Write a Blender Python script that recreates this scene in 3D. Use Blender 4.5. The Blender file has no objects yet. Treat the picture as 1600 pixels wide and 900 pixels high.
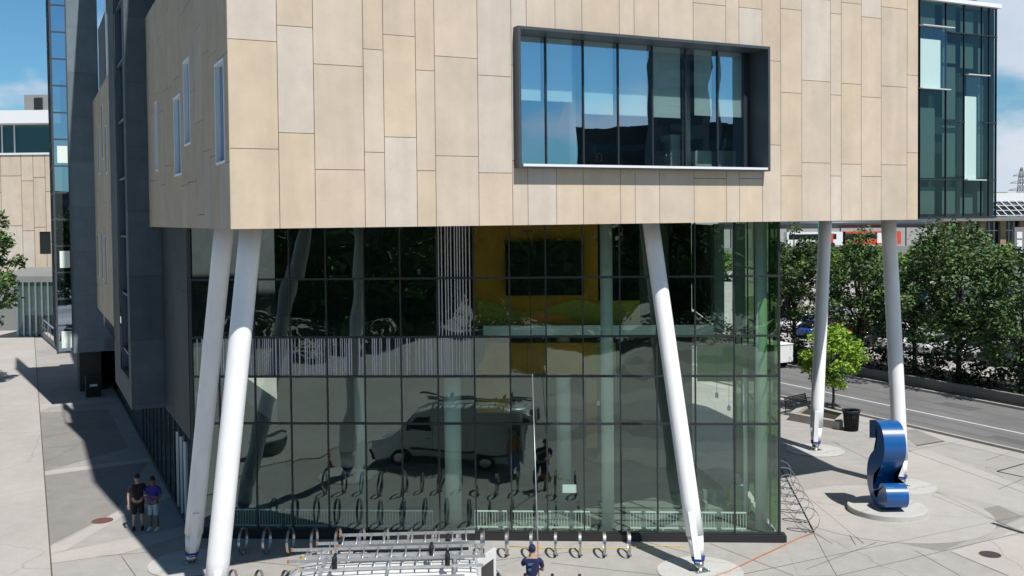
import bpy, bmesh, math, random
from mathutils import Vector, Matrix
R = math.radians
random.seed(7)
sc = bpy.context.scene
col = sc.collection
# ------------------------------------------------------------------ camera
F = 1555.6
PITCH, ROLL, SHY = R(1.7), R(0.6), -0.0393
CAMZ = 10.0
cam = bpy.data.cameras.new("camera"); camo = bpy.data.objects.new("camera", cam); col.objects.link(camo)
cam.lens = 36*F/1600; cam.sensor_width = 36; cam.shift_y = SHY; cam.clip_end = 3000
CM = Matrix.Rotation(R(90)-PITCH, 4, 'X') @ Matrix.Rotation(-ROLL, 4, 'Z')
camo.matrix_world = Matrix.Translation((0, 0, CAMZ)) @ CM
sc.camera = camo
def ray(px, py):
    return (CM.to_3x3() @ Vector(((px-800)/F, (450-py)/F + SHY*1600/F, -1)))
def ground(px, py, z=0.0):
    d = ray(px, py); t = (z-CAMZ)/d.z
    return Vector((d.x*t, d.y*t, z))
def depth(px, py, Y):
    d = ray(px, py); t = Y/d.y
    return Vector((d.x*t, Y, CAMZ+d.z*t))
# building frame: u along the front face, v into the building
T = R(26); U = Vector((math.cos(T), math.sin(T), 0)); V = Vector((-math.sin(T), math.cos(T), 0)); Z = Vector((0, 0, 1))
P1 = Vector((-6.35, 22.5, 0))
def B(u, v, z): return P1 + U*u + V*v + Z*z
def front(px, py, v=0.0):
    d = ray(px, py); n = V; p0 = P1+V*v
    t = (p0 - Vector((0, 0, CAMZ))).dot(n)/d.dot(n); p = Vector((0, 0, CAMZ))+d*t - P1
    return p.dot(U), p.z
def side(px, py, u=0.0):
    d = ray(px, py); p0 = P1+U*u
    t = (p0 - Vector((0, 0, CAMZ))).dot(U)/d.dot(U); p = Vector((0, 0, CAMZ))+d*t - P1
    return p.dot(V), p.z
# glass wall frame
GL = Vector((-10.12, 31.3, 0)); GR = Vector((8.12, 30.25, 0))
GU = (GR-GL).normalized(); GV = Vector((-GU.y, GU.x, 0)); GLEN = (GR-GL).length
def G(a, d, z): return GL + GU*a + GV*d + Z*z
def gp(px, py, d=0.0):
    dr = ray(px, py); p0 = GL+GV*d
    t = (p0 - Vector((0, 0, CAMZ))).dot(GV)/dr.dot(GV); p = Vector((0, 0, CAMZ))+dr*t - GL
    return p.dot(GU), p.z
# ------------------------------------------------------------------ materials
MAT = {}
def mat(name, base=(.5,.5,.5), rough=.7, metal=0, var=.0, scale=3.0, tint=False, bump=0, bscale=20, spec=.5, emit=None, stretch=None, coat=0):
    m = bpy.data.materials.new(name); m.use_nodes = True; nt = m.node_tree; N = nt.nodes; L = nt.links
    b = N['Principled BSDF']; b.inputs['Roughness'].default_value = rough; b.inputs['Metallic'].default_value = metal
    b.inputs['Specular IOR Level'].default_value = spec
    if coat: b.inputs['Coat Weight'].default_value = coat; b.inputs['Coat Roughness'].default_value = .08
    b.inputs['Base Color'].default_value = (*base, 1)
    src = None
    if tint:
        a = N.new('ShaderNodeAttribute'); a.attribute_name = 'tint'; src = a.outputs['Color']
    if var > 0:
        tc = N.new('ShaderNodeTexCoord'); mp = N.new('ShaderNodeMapping'); L.new(tc.outputs['Object'], mp.inputs['Vector'])
        if stretch: mp.inputs['Scale'].default_value = stretch
        nz = N.new('ShaderNodeTexNoise'); nz.inputs['Scale'].default_value = scale; nz.inputs['Detail'].default_value = 8; nz.inputs['Roughness'].default_value = .65
        L.new(mp.outputs[0], nz.inputs['Vector'])
        r = N.new('ShaderNodeMapRange'); r.inputs['From Min'].default_value = .3; r.inputs['From Max'].default_value = .7
        r.inputs['To Min'].default_value = 1-var; r.inputs['To Max'].default_value = 1+var; L.new(nz.outputs['Fac'], r.inputs['Value'])
        vm = N.new('ShaderNodeVectorMath'); vm.operation = 'SCALE'
        if src is not None: L.new(src, vm.inputs[0])
        else: vm.inputs[0].default_value = base
        L.new(r.outputs[0], vm.inputs['Scale']); L.new(vm.outputs[0], b.inputs['Base Color'])
    elif src is not None: L.new(src, b.inputs['Base Color'])
    if bump:
        tc = N.new('ShaderNodeTexCoord'); nz = N.new('ShaderNodeTexNoise'); nz.inputs['Scale'].default_value = bscale; nz.inputs['Detail'].default_value = 6
        L.new(tc.outputs['Object'], nz.inputs['Vector']); bp = N.new('ShaderNodeBump'); bp.inputs['Strength'].default_value = bump; bp.inputs['Distance'].default_value = .02
        L.new(nz.outputs['Fac'], bp.inputs['Height']); L.new(bp.outputs[0], b.inputs['Normal'])
    if emit: b.inputs['Emission Color'].default_value = (*emit[:3], 1); b.inputs['Emission Strength'].default_value = emit[3]
    MAT[name] = m; return m
def glassmat(name, trans, refl, fac, wave=.003, wscale=.7, fpow=.8):
    m = bpy.data.materials.new(name); m.use_nodes = True; nt = m.node_tree; N = nt.nodes; L = nt.links
    N.remove(N['Principled BSDF']); out = N['Material Output']
    tr = N.new('ShaderNodeBsdfTransparent'); tr.inputs[0].default_value = (*trans, 1)
    gl = N.new('ShaderNodeBsdfGlossy'); gl.inputs['Color'].default_value = (*refl, 1); gl.inputs['Roughness'].default_value = .0
    lw = N.new('ShaderNodeLayerWeight'); lw.inputs['Blend'].default_value = .5; fr = N.new('ShaderNodeMath'); fr.operation = 'POWER'; fr.inputs[1].default_value = 5; L.new(lw.outputs['Facing'], fr.inputs[0])
    ma = N.new('ShaderNodeMath'); ma.operation = 'MULTIPLY_ADD'; ma.inputs[1].default_value = fpow; ma.inputs[2].default_value = fac
    ma.use_clamp = True; L.new(fr.outputs[0], ma.inputs[0])
    mx = N.new('ShaderNodeMixShader'); L.new(ma.outputs[0], mx.inputs[0]); L.new(tr.outputs[0], mx.inputs[1]); L.new(gl.outputs[0], mx.inputs[2])
    L.new(mx.outputs[0], out.inputs[0])
    if wave:
        tc = N.new('ShaderNodeTexCoord'); nz = N.new('ShaderNodeTexNoise'); nz.inputs['Scale'].default_value = wscale; nz.inputs['Detail'].default_value = 1.5
        L.new(tc.outputs['Object'], nz.inputs['Vector']); bp = N.new('ShaderNodeBump'); bp.inputs['Strength'].default_value = 1; bp.inputs['Distance'].default_value = wave
        L.new(nz.outputs['Fac'], bp.inputs['Height']); L.new(bp.outputs[0], gl.inputs['Normal'])
    MAT[name] = m; return m
mat('beige', rough=.8, var=.09, scale=1.1, tint=True, bump=.15, bscale=30, spec=.25)
def add_streaks(m):
    nt = m.node_tree; N = nt.nodes; L = nt.links; b = N['Principled BSDF']; old = b.inputs['Base Color'].links[0].from_socket
    tc = N.new('ShaderNodeTexCoord'); mp = N.new('ShaderNodeMapping'); mp.inputs['Scale'].default_value = (3.2,3.2,.3); L.new(tc.outputs['Object'], mp.inputs[0])
    nz = N.new('ShaderNodeTexNoise'); nz.inputs['Scale'].default_value = 1.0; nz.inputs['Detail'].default_value = 5; L.new(mp.outputs[0], nz.inputs[0])
    r = N.new('ShaderNodeMapRange'); r.inputs['From Min'].default_value = .35; r.inputs['From Max'].default_value = .75; r.inputs['To Min'].default_value = 1.02; r.inputs['To Max'].default_value = .93; L.new(nz.outputs[0], r.inputs[0])
    vm = N.new('ShaderNodeVectorMath'); vm.operation = 'SCALE'; L.new(old, vm.inputs[0]); L.new(r.outputs[0], vm.inputs['Scale']); L.new(vm.outputs[0], b.inputs['Base Color'])
add_streaks(MAT['beige'])
mat('joint', (.10,.08,.06), .9)
mat('slate', rough=.65, var=.14, scale=1.2, tint=True, spec=.18); add_streaks(MAT['slate'])
mat('dark_metal', (.022,.026,.03), .45)
mat('black', (.008,.008,.009), .6)
mat('frame_grey', (.055,.066,.074), .45, var=.1, scale=2)
mat('white_metal', (.72,.74,.76), .35, var=.04, scale=1.5)
mat('paint_white', (.80,.81,.82), .36, var=.07, scale=2.2, stretch=(1,1,.35))
mat('collar_blue', (.01,.035,.22), .35)
mat('soffit', (.30,.30,.29), .8, var=.08, scale=2)
mat('steel', (.55,.55,.54), .28, metal=1)
mat('alu', (.50,.52,.54), .42, metal=.7, var=.12, scale=9)
mat('sculpt', (.003,.085,.28), .34, var=.12, scale=2.5, coat=.3)
mat('plinth', (.02,.02,.022), .5)
mat('sill', (.6,.62,.63), .4)
mat('interior', (.055,.06,.055), .9, var=.2, scale=1)
mat('interior_floor', (.16,.165,.155), .6, var=.15, scale=1)
mat('interior_col', (.72,.78,.74), .5)
mat('amber', (.44,.21,.014), .8, var=.25, scale=.6)
mat('olive', (.34,.30,.04), .8, var=.2, scale=.7)
mat('orange_wall', (.8,.25,.03), .8, var=.2, scale=.7)
mat('green_wall', (.10,.30,.03), .8, var=.3, scale=.6)
mat('blind', (.72,.80,.74), .8)
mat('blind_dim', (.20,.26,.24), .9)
mat('rail_white', (.75,.78,.76), .5)
mat('frit', (.50,.51,.55), .6)
mat('leaf', rough=.6, tint=True, spec=.3)
mat('bark', (.06,.045,.032), .9, var=.3, scale=8)
mat('soil', (.035,.025,.018), 1, var=.3, scale=6)
mat('asphalt', (.155,.155,.155), .85, var=.16, scale=.35, bump=.3, bscale=60)
mat('tyre_mark', (.135,.135,.136), .85, var=.14, scale=.5)
mat('line_white', (.6,.6,.58), .7, var=.15, scale=5)
mat('kerb', (.36,.34,.31), .85, var=.12, scale=3)
mat('rust', (.14,.06,.045), .8, var=.2, scale=15)
mat('iron', (.05,.035,.035), .7, var=.2, scale=15)
mat('car_glass', (.012,.016,.018), .08)
mat('tyre', (.012,.012,.012), .8)
mat('rubber_black', (.012,.012,.014), .6)
mat('orange_plastic', (.42,.15,.04), .5)
mat('yellow_plastic', (.6,.42,.03), .5)
mat('cone_red', (.6,.05,.03), .5)
mat('skin', (.40,.24,.17), .6)
mat('skin_dark', (.16,.085,.055), .6)
mat('hair', (.012,.01,.009), .7)
mat('cloth_black', (.012,.010,.013), .9)
mat('cloth_purple', (.035,.02,.22), .9)
mat('cloth_denim', (.25,.36,.45), .9)
mat('cloth_navy', (.008,.018,.07), .9)
mat('cloth_white', (.6,.6,.6), .8)
mat('cloth_blue', (.15,.25,.45), .9)
mat('brick', (.36,.24,.14), .9, var=.2, scale=1)
mat('kerb_wall', (.20,.185,.165), .9, var=.15, scale=1)
mat('brick_pale', (.33,.23,.13), .9, var=.15, scale=.4)
mat('wall_grey', (.20,.21,.20), .9, var=.1, scale=.3)
mat('roof_white', (.75,.76,.78), .6)
mat('lamp_red', (.5,.02,.02), .3)
mat('lamp_clear', (.6,.6,.6), .1)
mat('planter_green', (.02,.06,.045), .5)
mat('bus_red', (.6,.07,.03), .3); mat('bus_white', (.7,.72,.72), .3)
mat('teal_sign', (.02,.35,.28), .5)
glassmat('glass_main', (.80,.93,.86), (.72,.92,.88), .17, .03, .5, .8)
glassmat('glass_window', (.80,.92,.92), (.56,.80,1), .48, .006, .45, .8)
glassmat('glass_tower', (.48,.60,.58), (.6,.75,.82), .09, .002, .6, .8)
glassmat('glass_bright', (.85,.92,.92), (.8,.9,1), .12, .001, .6, .6)
glassmat('glass_blue', (.1,.14,.16), (.62,.80,1), .5, .002, .5, .6)
glassmat('glass_green', (.13,.25,.09), (.5,.6,.5), .05, 0)
# concrete ground material with stains
def concrete(name, base, var=.1, seed=0.0):
    m = bpy.data.materials.new(name); m.use_nodes = True; nt = m.node_tree; N = nt.nodes; L = nt.links
    b = N['Principled BSDF']; b.inputs['Roughness'].default_value = .85; b.inputs['Specular IOR Level'].default_value = .25
    tc = N.new('ShaderNodeTexCoord'); mp = N.new('ShaderNodeMapping'); mp.inputs['Location'].default_value = (seed, seed*2, 0); L.new(tc.outputs['Object'], mp.inputs[0])
    facs = []
    for s, d, lo, hi in ((.22, 4, 1-var, 1+var), (1.6, 8, 1-var*.8, 1+var*.6), (14, 3, .95, 1.05)):
        nz = N.new('ShaderNodeTexNoise'); nz.inputs['Scale'].default_value = s; nz.inputs['Detail'].default_value = d; nz.inputs['Roughness'].default_value = .62
        L.new(mp.outputs[0], nz.inputs[0]); r = N.new('ShaderNodeMapRange'); r.inputs['From Min'].default_value = .32; r.inputs['From Max'].default_value = .68
        r.inputs['To Min'].default_value = lo; r.inputs['To Max'].default_value = hi; L.new(nz.outputs[0], r.inputs[0]); facs.append(r.outputs[0])
    a = N.new('ShaderNodeMath'); a.operation = 'MULTIPLY'; L.new(facs[0], a.inputs[0]); L.new(facs[1], a.inputs[1])
    a2 = N.new('ShaderNodeMath'); a2.operation = 'MULTIPLY'; L.new(a.outputs[0], a2.inputs[0]); L.new(facs[2], a2.inputs[1])
    vo = N.new('ShaderNodeTexVoronoi'); vo.inputs['Scale'].default_value = 1.7; L.new(mp.outputs[0], vo.inputs['Vector'])
    vr_ = N.new('ShaderNodeMapRange'); vr_.inputs['From Min'].default_value = .03; vr_.inputs['From Max'].default_value = .06; vr_.inputs['To Min'].default_value = .72; vr_.inputs['To Max'].default_value = 1; L.new(vo.outputs['Distance'], vr_.inputs[0])
    a3 = N.new('ShaderNodeMath'); a3.operation = 'MULTIPLY'; L.new(a2.outputs[0], a3.inputs[0]); L.new(vr_.outputs[0], a3.inputs[1])
    wv = N.new('ShaderNodeTexVoronoi'); wv.feature = 'DISTANCE_TO_EDGE'; wv.inputs['Scale'].default_value = .16; mw = N.new('ShaderNodeTexNoise'); mw.inputs['Scale'].default_value = 1.2; mw.inputs['Detail'].default_value = 6; L.new(mp.outputs[0], mw.inputs[0])
    mm_ = N.new('ShaderNodeMix'); mm_.data_type = 'VECTOR'; mm_.inputs[0].default_value = .35; L.new(mp.outputs[0], mm_.inputs[4]); L.new(mw.outputs['Color'], mm_.inputs[5]); L.new(mm_.outputs[1], wv.inputs['Vector'])
    wr_ = N.new('ShaderNodeMapRange'); wr_.inputs['From Min'].default_value = .0; wr_.inputs['From Max'].default_value = .004; wr_.inputs['To Min'].default_value = .78; wr_.inputs['To Max'].default_value = 1; L.new(wv.outputs['Distance'], wr_.inputs[0])
    a2 = N.new('ShaderNodeMath'); a2.operation = 'MULTIPLY'; L.new(a3.outputs[0], a2.inputs[0]); L.new(wr_.outputs[0], a2.inputs[1])
    vm = N.new('ShaderNodeVectorMath'); vm.operation = 'SCALE'; vm.inputs[0].default_value = base; L.new(a2.outputs[0], vm.inputs['Scale'])
    L.new(vm.outputs[0], b.inputs['Base Color']); MAT[name] = m
concrete('conc_mid', (.34,.325,.305), .10, 1)
concrete('conc_light', (.42,.395,.365), .06, 5)
concrete('conc_dark', (.245,.235,.22), .10, 9)
concrete('conc_disc', (.46,.455,.44), .05, 13)
concrete('conc_walk', (.395,.375,.35), .07, 17)
concrete('ground_far', (.25,.25,.235), .12, 23)
# ------------------------------------------------------------------ mesh builder
class MB:
    def __init__(s): s.v = []; s.f = []; s.c = []; s.smooth = []
    def face(s, pts, c=(.5,.5,.5), sm=False):
        i = len(s.v); s.v += [tuple(p) for p in pts]; s.f.append(tuple(range(i, i+len(pts)))); s.c.append(c); s.smooth.append(sm)
    def box(s, o, ax, ay, az, c=(.5,.5,.5)):
        """o corner, three edge vectors"""
        o, ax, ay, az = Vector(o), Vector(ax), Vector(ay), Vector(az)
        i = len(s.v); s.v += [tuple(p) for p in (o, o+ax, o+ax+ay, o+ay, o+az, o+ax+az, o+ax+ay+az, o+ay+az)]
        q = [(3,2,1,0),(4,5,6,7),(0,1,5,4),(1,2,6,5),(2,3,7,6),(3,0,4,7)]
        if ax.cross(ay).dot(az) < 0: q = [tuple(reversed(t)) for t in q]
        for t in q: s.f.append(tuple(i+k for k in t)); s.c.append(c); s.smooth.append(False)
    def cbox(s, c, sx, sy, sz, rz=0, col=(.5,.5,.5)):
        m = Matrix.Rotation(rz, 3, 'Z'); ax, ay = m@Vector((sx,0,0)), m@Vector((0,sy,0))
        s.box(Vector(c)-ax/2-ay/2, ax, ay, Vector((0,0,sz)), col)
    def rings(s, rings, c=(.5,.5,.5), cap=True, sm=True, closed=True):
        n = len(rings[0]); i0 = len(s.v)
        for r in rings: s.v += [tuple(p) for p in r]
        for k in range(len(rings)-1):
            for j in range(n if closed else n-1):
                a = i0+k*n+j; b = i0+k*n+(j+1) % n
                s.f.append((a, b, b+n, a+n)); s.c.append(c); s.smooth.append(sm)
        if cap:
            s.f.append(tuple(reversed(range(i0, i0+n)))); s.c.append(c); s.smooth.append(False)
            s.f.append(tuple(range(i0+(len(rings)-1)*n, i0+len(rings)*n))); s.c.append(c); s.smooth.append(False)
    def tube(s, pts, r, n=8, c=(.5,.5,.5), cap=True, sm=True):
        pts = [Vector(p) for p in pts]; rr = r if isinstance(r, (list, tuple)) else [r]*len(pts); out = []
        ref = None
        for k, p in enumerate(pts):
            d = (pts[min(k+1, len(pts)-1)]-pts[max(k-1, 0)]).normalized()
            if ref is None: ref = Vector((0,0,1)) if abs(d.z) < .9 else Vector((1,0,0))
            x = ref.cross(d).normalized(); y = d.cross(x); ref = y
            out.append([p+(x*math.cos(2*math.pi*j/n)+y*math.sin(2*math.pi*j/n))*rr[k] for j in range(n)])
        s.rings(out, c, cap, sm)
    def lathe(s, o, prof, n=24, c=(.5,.5,.5), sx=1, sy=1, cap=True, sm=True):
        o = Vector(o)
        s.rings([[o+Vector((r*sx*math.cos(2*math.pi*j/n), r*sy*math.sin(2*math.pi*j/n), z)) for j in range(n)] for r, z in prof], c, cap, sm)
    def build(s, name, m, parent=None, label=None, cat=None, group=None, kind=None, origin=None):
        me = bpy.data.meshes.new(name)
        o0 = Vector(origin) if origin is not None else None
        vs = s.v
        if parent is not None and o0 is None:
            o0 = parent.get('_o') and Vector(parent['_o'])
            pw = parent
        base = world_origin(parent) if parent is not None else (o0 or Vector((0,0,0)))
        vs = [tuple(Vector(p)-base) for p in s.v]
        me.from_pydata(vs, [], s.f)
        at = me.attributes.new('tint', 'FLOAT_COLOR', 'FACE')
        at.data.foreach_set('color', [x for c in s.c for x in (*c, 1)])
        me.polygons.foreach_set('use_smooth', s.smooth)
        me.materials.append(MAT[m]); me.update()
        o = bpy.data.objects.new(name, me); col.objects.link(o)
        if parent is not None: o.parent = parent
        else: o.location = base
        if label: o['label'] = label
        if cat: o['category'] = cat
        if group: o['group'] = group
        if kind: o['kind'] = kind
        return o
def world_origin(o):
    p = Vector((0,0,0))
    while o is not None: p += o.location; o = o.parent
    return p
def thing(name, label, cat, loc=(0,0,0), rz=0, group=None):
    o = bpy.data.objects.new(name, None); o.empty_display_size = .2; col.objects.link(o); o.location = loc; o.rotation_euler.z = rz
    o['label'] = label; o['category'] = cat
    if group: o['group'] = group
    return o
def copy_tree(o, parent=None):
    c = o.copy(); col.objects.link(c); c.parent = parent
    for ch in [x for x in col.objects if x.parent == o]: copy_tree(ch, c)
    return c
def sheet(name, pts, z, m, kind='structure'):
    b = MB(); b.face([Vector((p[0], p[1], z)) for p in pts])
    # ensure upward normal
    p = [Vector((q[0], q[1], 0)) for q in pts]; a = sum(p[i].x*p[(i+1)%len(p)].y-p[(i+1)%len(p)].x*p[i].y for i in range(len(p)))
    if a < 0: b.f[0] = tuple(reversed(b.f[0]))
    return b.build(name, m, kind=kind)
def rsub(r, h):
    x0, y0, x1, y1 = r; a0, b0, a1, b1 = h
    if a1 <= x0 or a0 >= x1 or b1 <= y0 or b0 >= y1: return [r]
    out = []
    if a0 > x0: out.append((x0, y0, a0, y1))
    if a1 < x1: out.append((a1, y0, x1, y1))
    xa, xb = max(x0, a0), min(x1, a1)
    if b0 > y0: out.append((xa, y0, xb, b0))
    if b1 < y1: out.append((xa, b1, xb, y1))
    return out
def panels(mb, fn, cols, z0, z1, pitch, phases, holes, cfun, gap=.014, thick=.03, back=None, cuts=True):
    """fn(s,z,d) -> point; cols list of s edges; panel boards standing off a backing"""
    for k in range(len(cols)-1):
        a, b = cols[k], cols[k+1]; ph = phases[k]
        js = [z0]; n = math.ceil((z0-ph)/pitch)
        while True:
            z = ph+n*pitch; n += 1
            if z >= z1-.05: break
            if z > z0+.05: js.append(z)
        js.append(z1)
        for j in range(len(js)-1):
            rects = [(a+gap/2, js[j]+(gap/2 if j else 0), b-gap/2, js[j+1]-gap/2)]
            for h in holes: rects = [q for r in rects for q in rsub(r, h)]
            c = cfun()
            for r in rects:
                if r[2]-r[0] < .02 or r[3]-r[1] < .02: continue
                p = [fn(r[0], r[1], 0), fn(r[2], r[1], 0), fn(r[2], r[3], 0), fn(r[0], r[3], 0)]
                q = [fn(r[0], r[1], thick), fn(r[2], r[1], thick), fn(r[2], r[3], thick), fn(r[0], r[3], thick)]
                mb.face(p, c)
                for i in range(4): mb.face([p[i], q[i], q[(i+1)%4], p[(i+1)%4]], c)
def backing(mb, fn, a, b, z0, z1, holes, d, c):
    rects = [(a, z0, b, z1)]
    for h in holes: rects = [q for r in rects for q in rsub(r, h)]
    for r in rects: mb.face([fn(r[0], r[1], d), fn(r[2], r[1], d), fn(r[2], r[3], d), fn(r[0], r[3], d)], c)
def beige_c():
    t = random.random(); k = random.uniform(.94, 1.03)
    a, b = Vector((.565,.478,.39)), Vector((.57,.465,.35))
    c = a.lerp(b, t**1.3)*k
    if random.random() < .15: c = Vector((.565,.495,.425))*random.uniform(.97,1.02)
    if random.random() < .10: c = Vector((.555,.455,.34))
    return tuple(c)
def side_c():  # stone colour darkened on the left faces to deepen their shade
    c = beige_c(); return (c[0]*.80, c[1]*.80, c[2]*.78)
def slate_c():
    k = random.uniform(.88, 1.12); return (.112*k, .144*k, .164*k)
# ------------------------------------------------------------------ main building
bld = thing('campus_building', 'modern college building, tan stone box overhanging a dark glass wall with angled white columns', 'building', (0,0,0))
SOF, TOP = 9.82, 17.6
UE = front(1434.5, 100)[0]          # end of the stone cladding
UD = front(1557, 200)[0]            # end of the dark glass corner
wl, wtop = front(803, 44); wr, _ = front(1193, 76); _, wbot = front(1000, 264.5)
WH = (wl, wbot, wr, wtop)
fn_front = lambda s, z, d: B(s, d, z)
px_cols = [431.5,488,566,597.5,648,677.6,745,798,822,867,909,967.5,990.6,1029,1083,1134,1154.5,1190.6,1219.5,1252.5,1297.5,1314.5,1346,1377,1417.5]
jy = [60,39,99.5,76,53.5,109,87,117,100,102,104,100,103,100,104,4,104,11,226,144,125,148,130,151,134,117]
cols = [0.0]+[front(p, 5)[0] for p in px_cols]+[UE]
phs = []
for k in range(len(cols)-1):
    pxm = ([355]+px_cols+[1434])[k]
    phs.append(front(pxm, jy[k])[1])
mb = MB(); panels(mb, fn_front, cols, SOF, TOP, 2.46, phs, [WH], beige_c); mb.build('front_wall', 'beige', bld)
mb = MB(); backing(mb, fn_front, .03, UE, SOF+.01, TOP-.01, [WH], .03, (0,0,0)); mb.build('wall_backing', 'joint', bld)
# left side face
sw = [(335.5,95,351,257), (286.5,92,297,228), (271.5,149,283,275), (241.5,158,246.5,268)]
holes = []
for x0, y0, x1, y1 in sw:
    xm = (x0+x1)/2; va = side(x0+1, y0+60)[0]; vb = side(x1, y0+60)[0]
    z1 = side(xm, y0)[1]; z0 = side(xm, y1)[1]
    holes.append((min(va, vb), z0, max(va, vb), z1))
fn_side = lambda s, z, d: B(d, s, z)
VS = 16.4
cols2 = [0.0]; 
while cols2[-1] < VS-1.6: cols2.append(cols2[-1]+random.choice((.75,1.0,1.25,1.6,1.3)))
cols2.append(VS)
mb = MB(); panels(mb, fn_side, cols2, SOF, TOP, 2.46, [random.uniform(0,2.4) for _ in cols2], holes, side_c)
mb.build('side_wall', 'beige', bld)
mb = MB(); backing(mb, fn_side, .03, VS, SOF+.01, TOP-.01, holes, .03, (0,0,0)); mb.build('wall_backing', 'joint', bld)
for a0, z0, a1, z1 in holes:
    f = MB(); t = .06
    for (s0, q0, s1, q1) in ((a0,z0,a0+t,z1),(a1-t,z0,a1,z1),(a0+t,z0,a1-t,z0+t),(a0+t,z1-t,a1-t,z1)):
        f.box(B(-.02, s0, q0), U*.16, V*(s1-s0), Z*(q1-q0))
    w = f.build('window', 'white_metal', bld)
    g = MB(); g.face([B(.10, a0+t, z0+t), B(.10, a0+t, z1-t), B(.10, a1-t, z1-t), B(.10, a1-t, z0+t)]); g.build('pane', 'glass_blue', w)
    g = MB(); g.face([B(.3, a0-.3, z0-.3), B(.3, a0-.3, z1+.3), B(.3, a1+.3, z1+.3), B(.3, a1+.3, z0-.3)]); g.build('reveal', 'black', w)
# box shell: soffit, roof, right slanted end
UR2 = 28.6; VB = 13.0
plan = [(0.02,.02), (UE-.02,.02), (UD,.1), (UR2, VB), (UR2-4, VS), (0.02, VS)]
mb = MB(); mb.face([B(u, v, SOF+.02) for u, v in reversed(plan)]); mb.build('soffit', 'soffit', bld)
mb = MB(); mb.face([B(u, v, 16.9 if u > UE-.01 else TOP-.02) for u, v in plan]); mb.build('roof', 'soffit', bld)
mb = MB(); mb.face([B(UD, .1, SOF), B(UR2, VB, SOF), B(UR2, VB, 16.9), B(UD, .1, 16.9)]); mb.face([B(UR2, VB, SOF), B(UR2-4, VS, SOF), B(UR2-4, VS, 16.9), B(UR2, VB, 16.9)])
mb.build('end_wall', 'slate', bld)
# unseen upper volume above the box, added for the shadow it casts
mb = MB(); mb.box(B(.05, 1.5, TOP), U*18, V*10, Z*8.5, (.15,.17,.18)); mb.build('roof_volume', 'slate', bld)
# clerestory on the roof edge by the slate bay
mb = MB(); mb.box(B(.5, 13.2, TOP), U*6, V*3.1, Z*1.9, (.02,.025,.03)); ck = mb.build('clerestory', 'dark_metal', bld)
for q in (13.15, 14.6, 16.2): mb = MB(); mb.box(B(.38, q, TOP), U*.1, V*.09, Z*1.9); mb.build('mullion', 'white_metal', ck)
# picture window
def ring_frame(mb, a0, z0, a1, z1, t, d0, d1, fn=None):
    for (s0, q0, s1, q1) in ((a0,z0,a0+t,z1),(a1-t,z0,a1,z1),(a0+t,z0,a1-t,z0+t),(a0+t,z1-t,a1-t,z1)):
        mb.box(B(s0, d0, q0), U*(s1-s0), V*(d1-d0), Z*(q1-q0))
pw = MB(); a0, z0, a1, z1 = WH; e = .0
ring_frame(pw, a0-.02, z0-.02, a1+.02, z1+.02, .075, -.27, .62); win = pw.build('picture_window', 'frame_grey', bld)
s = MB(); s.box(B(a0+.09, -.285, z0+.02), U*(a1-a0-.18), V*.3, Z*.065); s.build('sill', 'white_metal', win)
GD = .55
g = MB(); ed = [a0+.07]+[front(p, 160, GD)[0] for p in (852.6, 911, 965.5, 1019, 1071, 1120.6, 1162)]
t_g = MB()
for i in range(len(ed)-1):
    tl = random.uniform(-.004, .004)
    g.face([B(ed[i], GD+tl, z0+.07), B(ed[i+1], GD-tl, z0+.07), B(ed[i+1], GD-tl*.3, z1-.07), B(ed[i], GD+tl*.5, z1-.07)])
g.build('glazing', 'glass_window', win)
for i in range(1, len(ed)):
    m_ = MB(); m_.box(B(ed[i]-.022, GD-.03, z0+.07), U*.045, V*.09, Z*(z1-z0-.14)); m_.build('mullion', 'dark_metal', win)
# right reveal panel beyond the last pane
m_ = MB(); m_.box(B(ed[-1], GD, z0+.07), U*(a1-.09-ed[-1]), V*.05, Z*(z1-z0-.14)); m_.build('side_panel', 'dark_metal', win)
# room behind the picture window
rm = MB(); r0, r1, rz0, rz1, rd = a0-1, a1+1.5, z0-.15, z1+.35, 8.5
rm.face([B(r0, .7, rz0), B(r1, .7, rz0), B(r1, rd, rz0), B(r0, rd, rz0)]); rm.build('room_floor', 'interior_floor', bld)
rm = MB()
rm.face([B(r0, .7, rz1), B(r0, rd, rz1), B(r1, rd, rz1), B(r1, .7, rz1)]); rm.face([B(r0, rd, rz0), B(r1, rd, rz0), B(r1, rd, rz1), B(r0, rd, rz1)])
rm.face([B(r0, .7, rz0), B(r0, rd, rz0), B(r0, rd, rz1), B(r0, .7, rz1)]); rm.face([B(r1, .7, rz0), B(r1, .7, rz1), B(r1, rd, rz1), B(r1, rd, rz0)])
rm.build('room_walls', 'interior', bld)
BD = .63
for x0, yb, x1 in ((806,155,845), (855,157,894), (912.5,177,958), (967,179,1011), (1020.5,182,1063), (1085,179,1112), (1121.5,181,1160)):
    ba, bb = front(x0, yb, BD)[0], front(x1, yb, BD)[0]; zb = front((x0+x1)/2, yb, BD)[1]
    m_ = MB(); m_.box(B(ba, BD, zb), U*(bb-ba), V*.01, Z*(rz1-zb-.02)); bl = m_.build('roller_blind', 'blind', bld)
    m_ = MB(); m_.box(B(ba, BD-.01, zb-.035), U*(bb-ba), V*.03, Z*.034); m_.build('bottom_bar', 'white_metal', bl)
for x0, x1, dd, mm in ((895,905,1.1,'interior_col'), (1073,1084,1.1,'interior_col')):
    ca, cb = front(x0, 200, dd)[0], front(x1, 200, dd)[0]
    m_ = MB(); m_.lathe(B((ca+cb)/2, dd+.2, rz0), [((cb-ca)/2, 0), ((cb-ca)/2, rz1-rz0)], 20); m_.build('interior_column', mm, bld)
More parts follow.
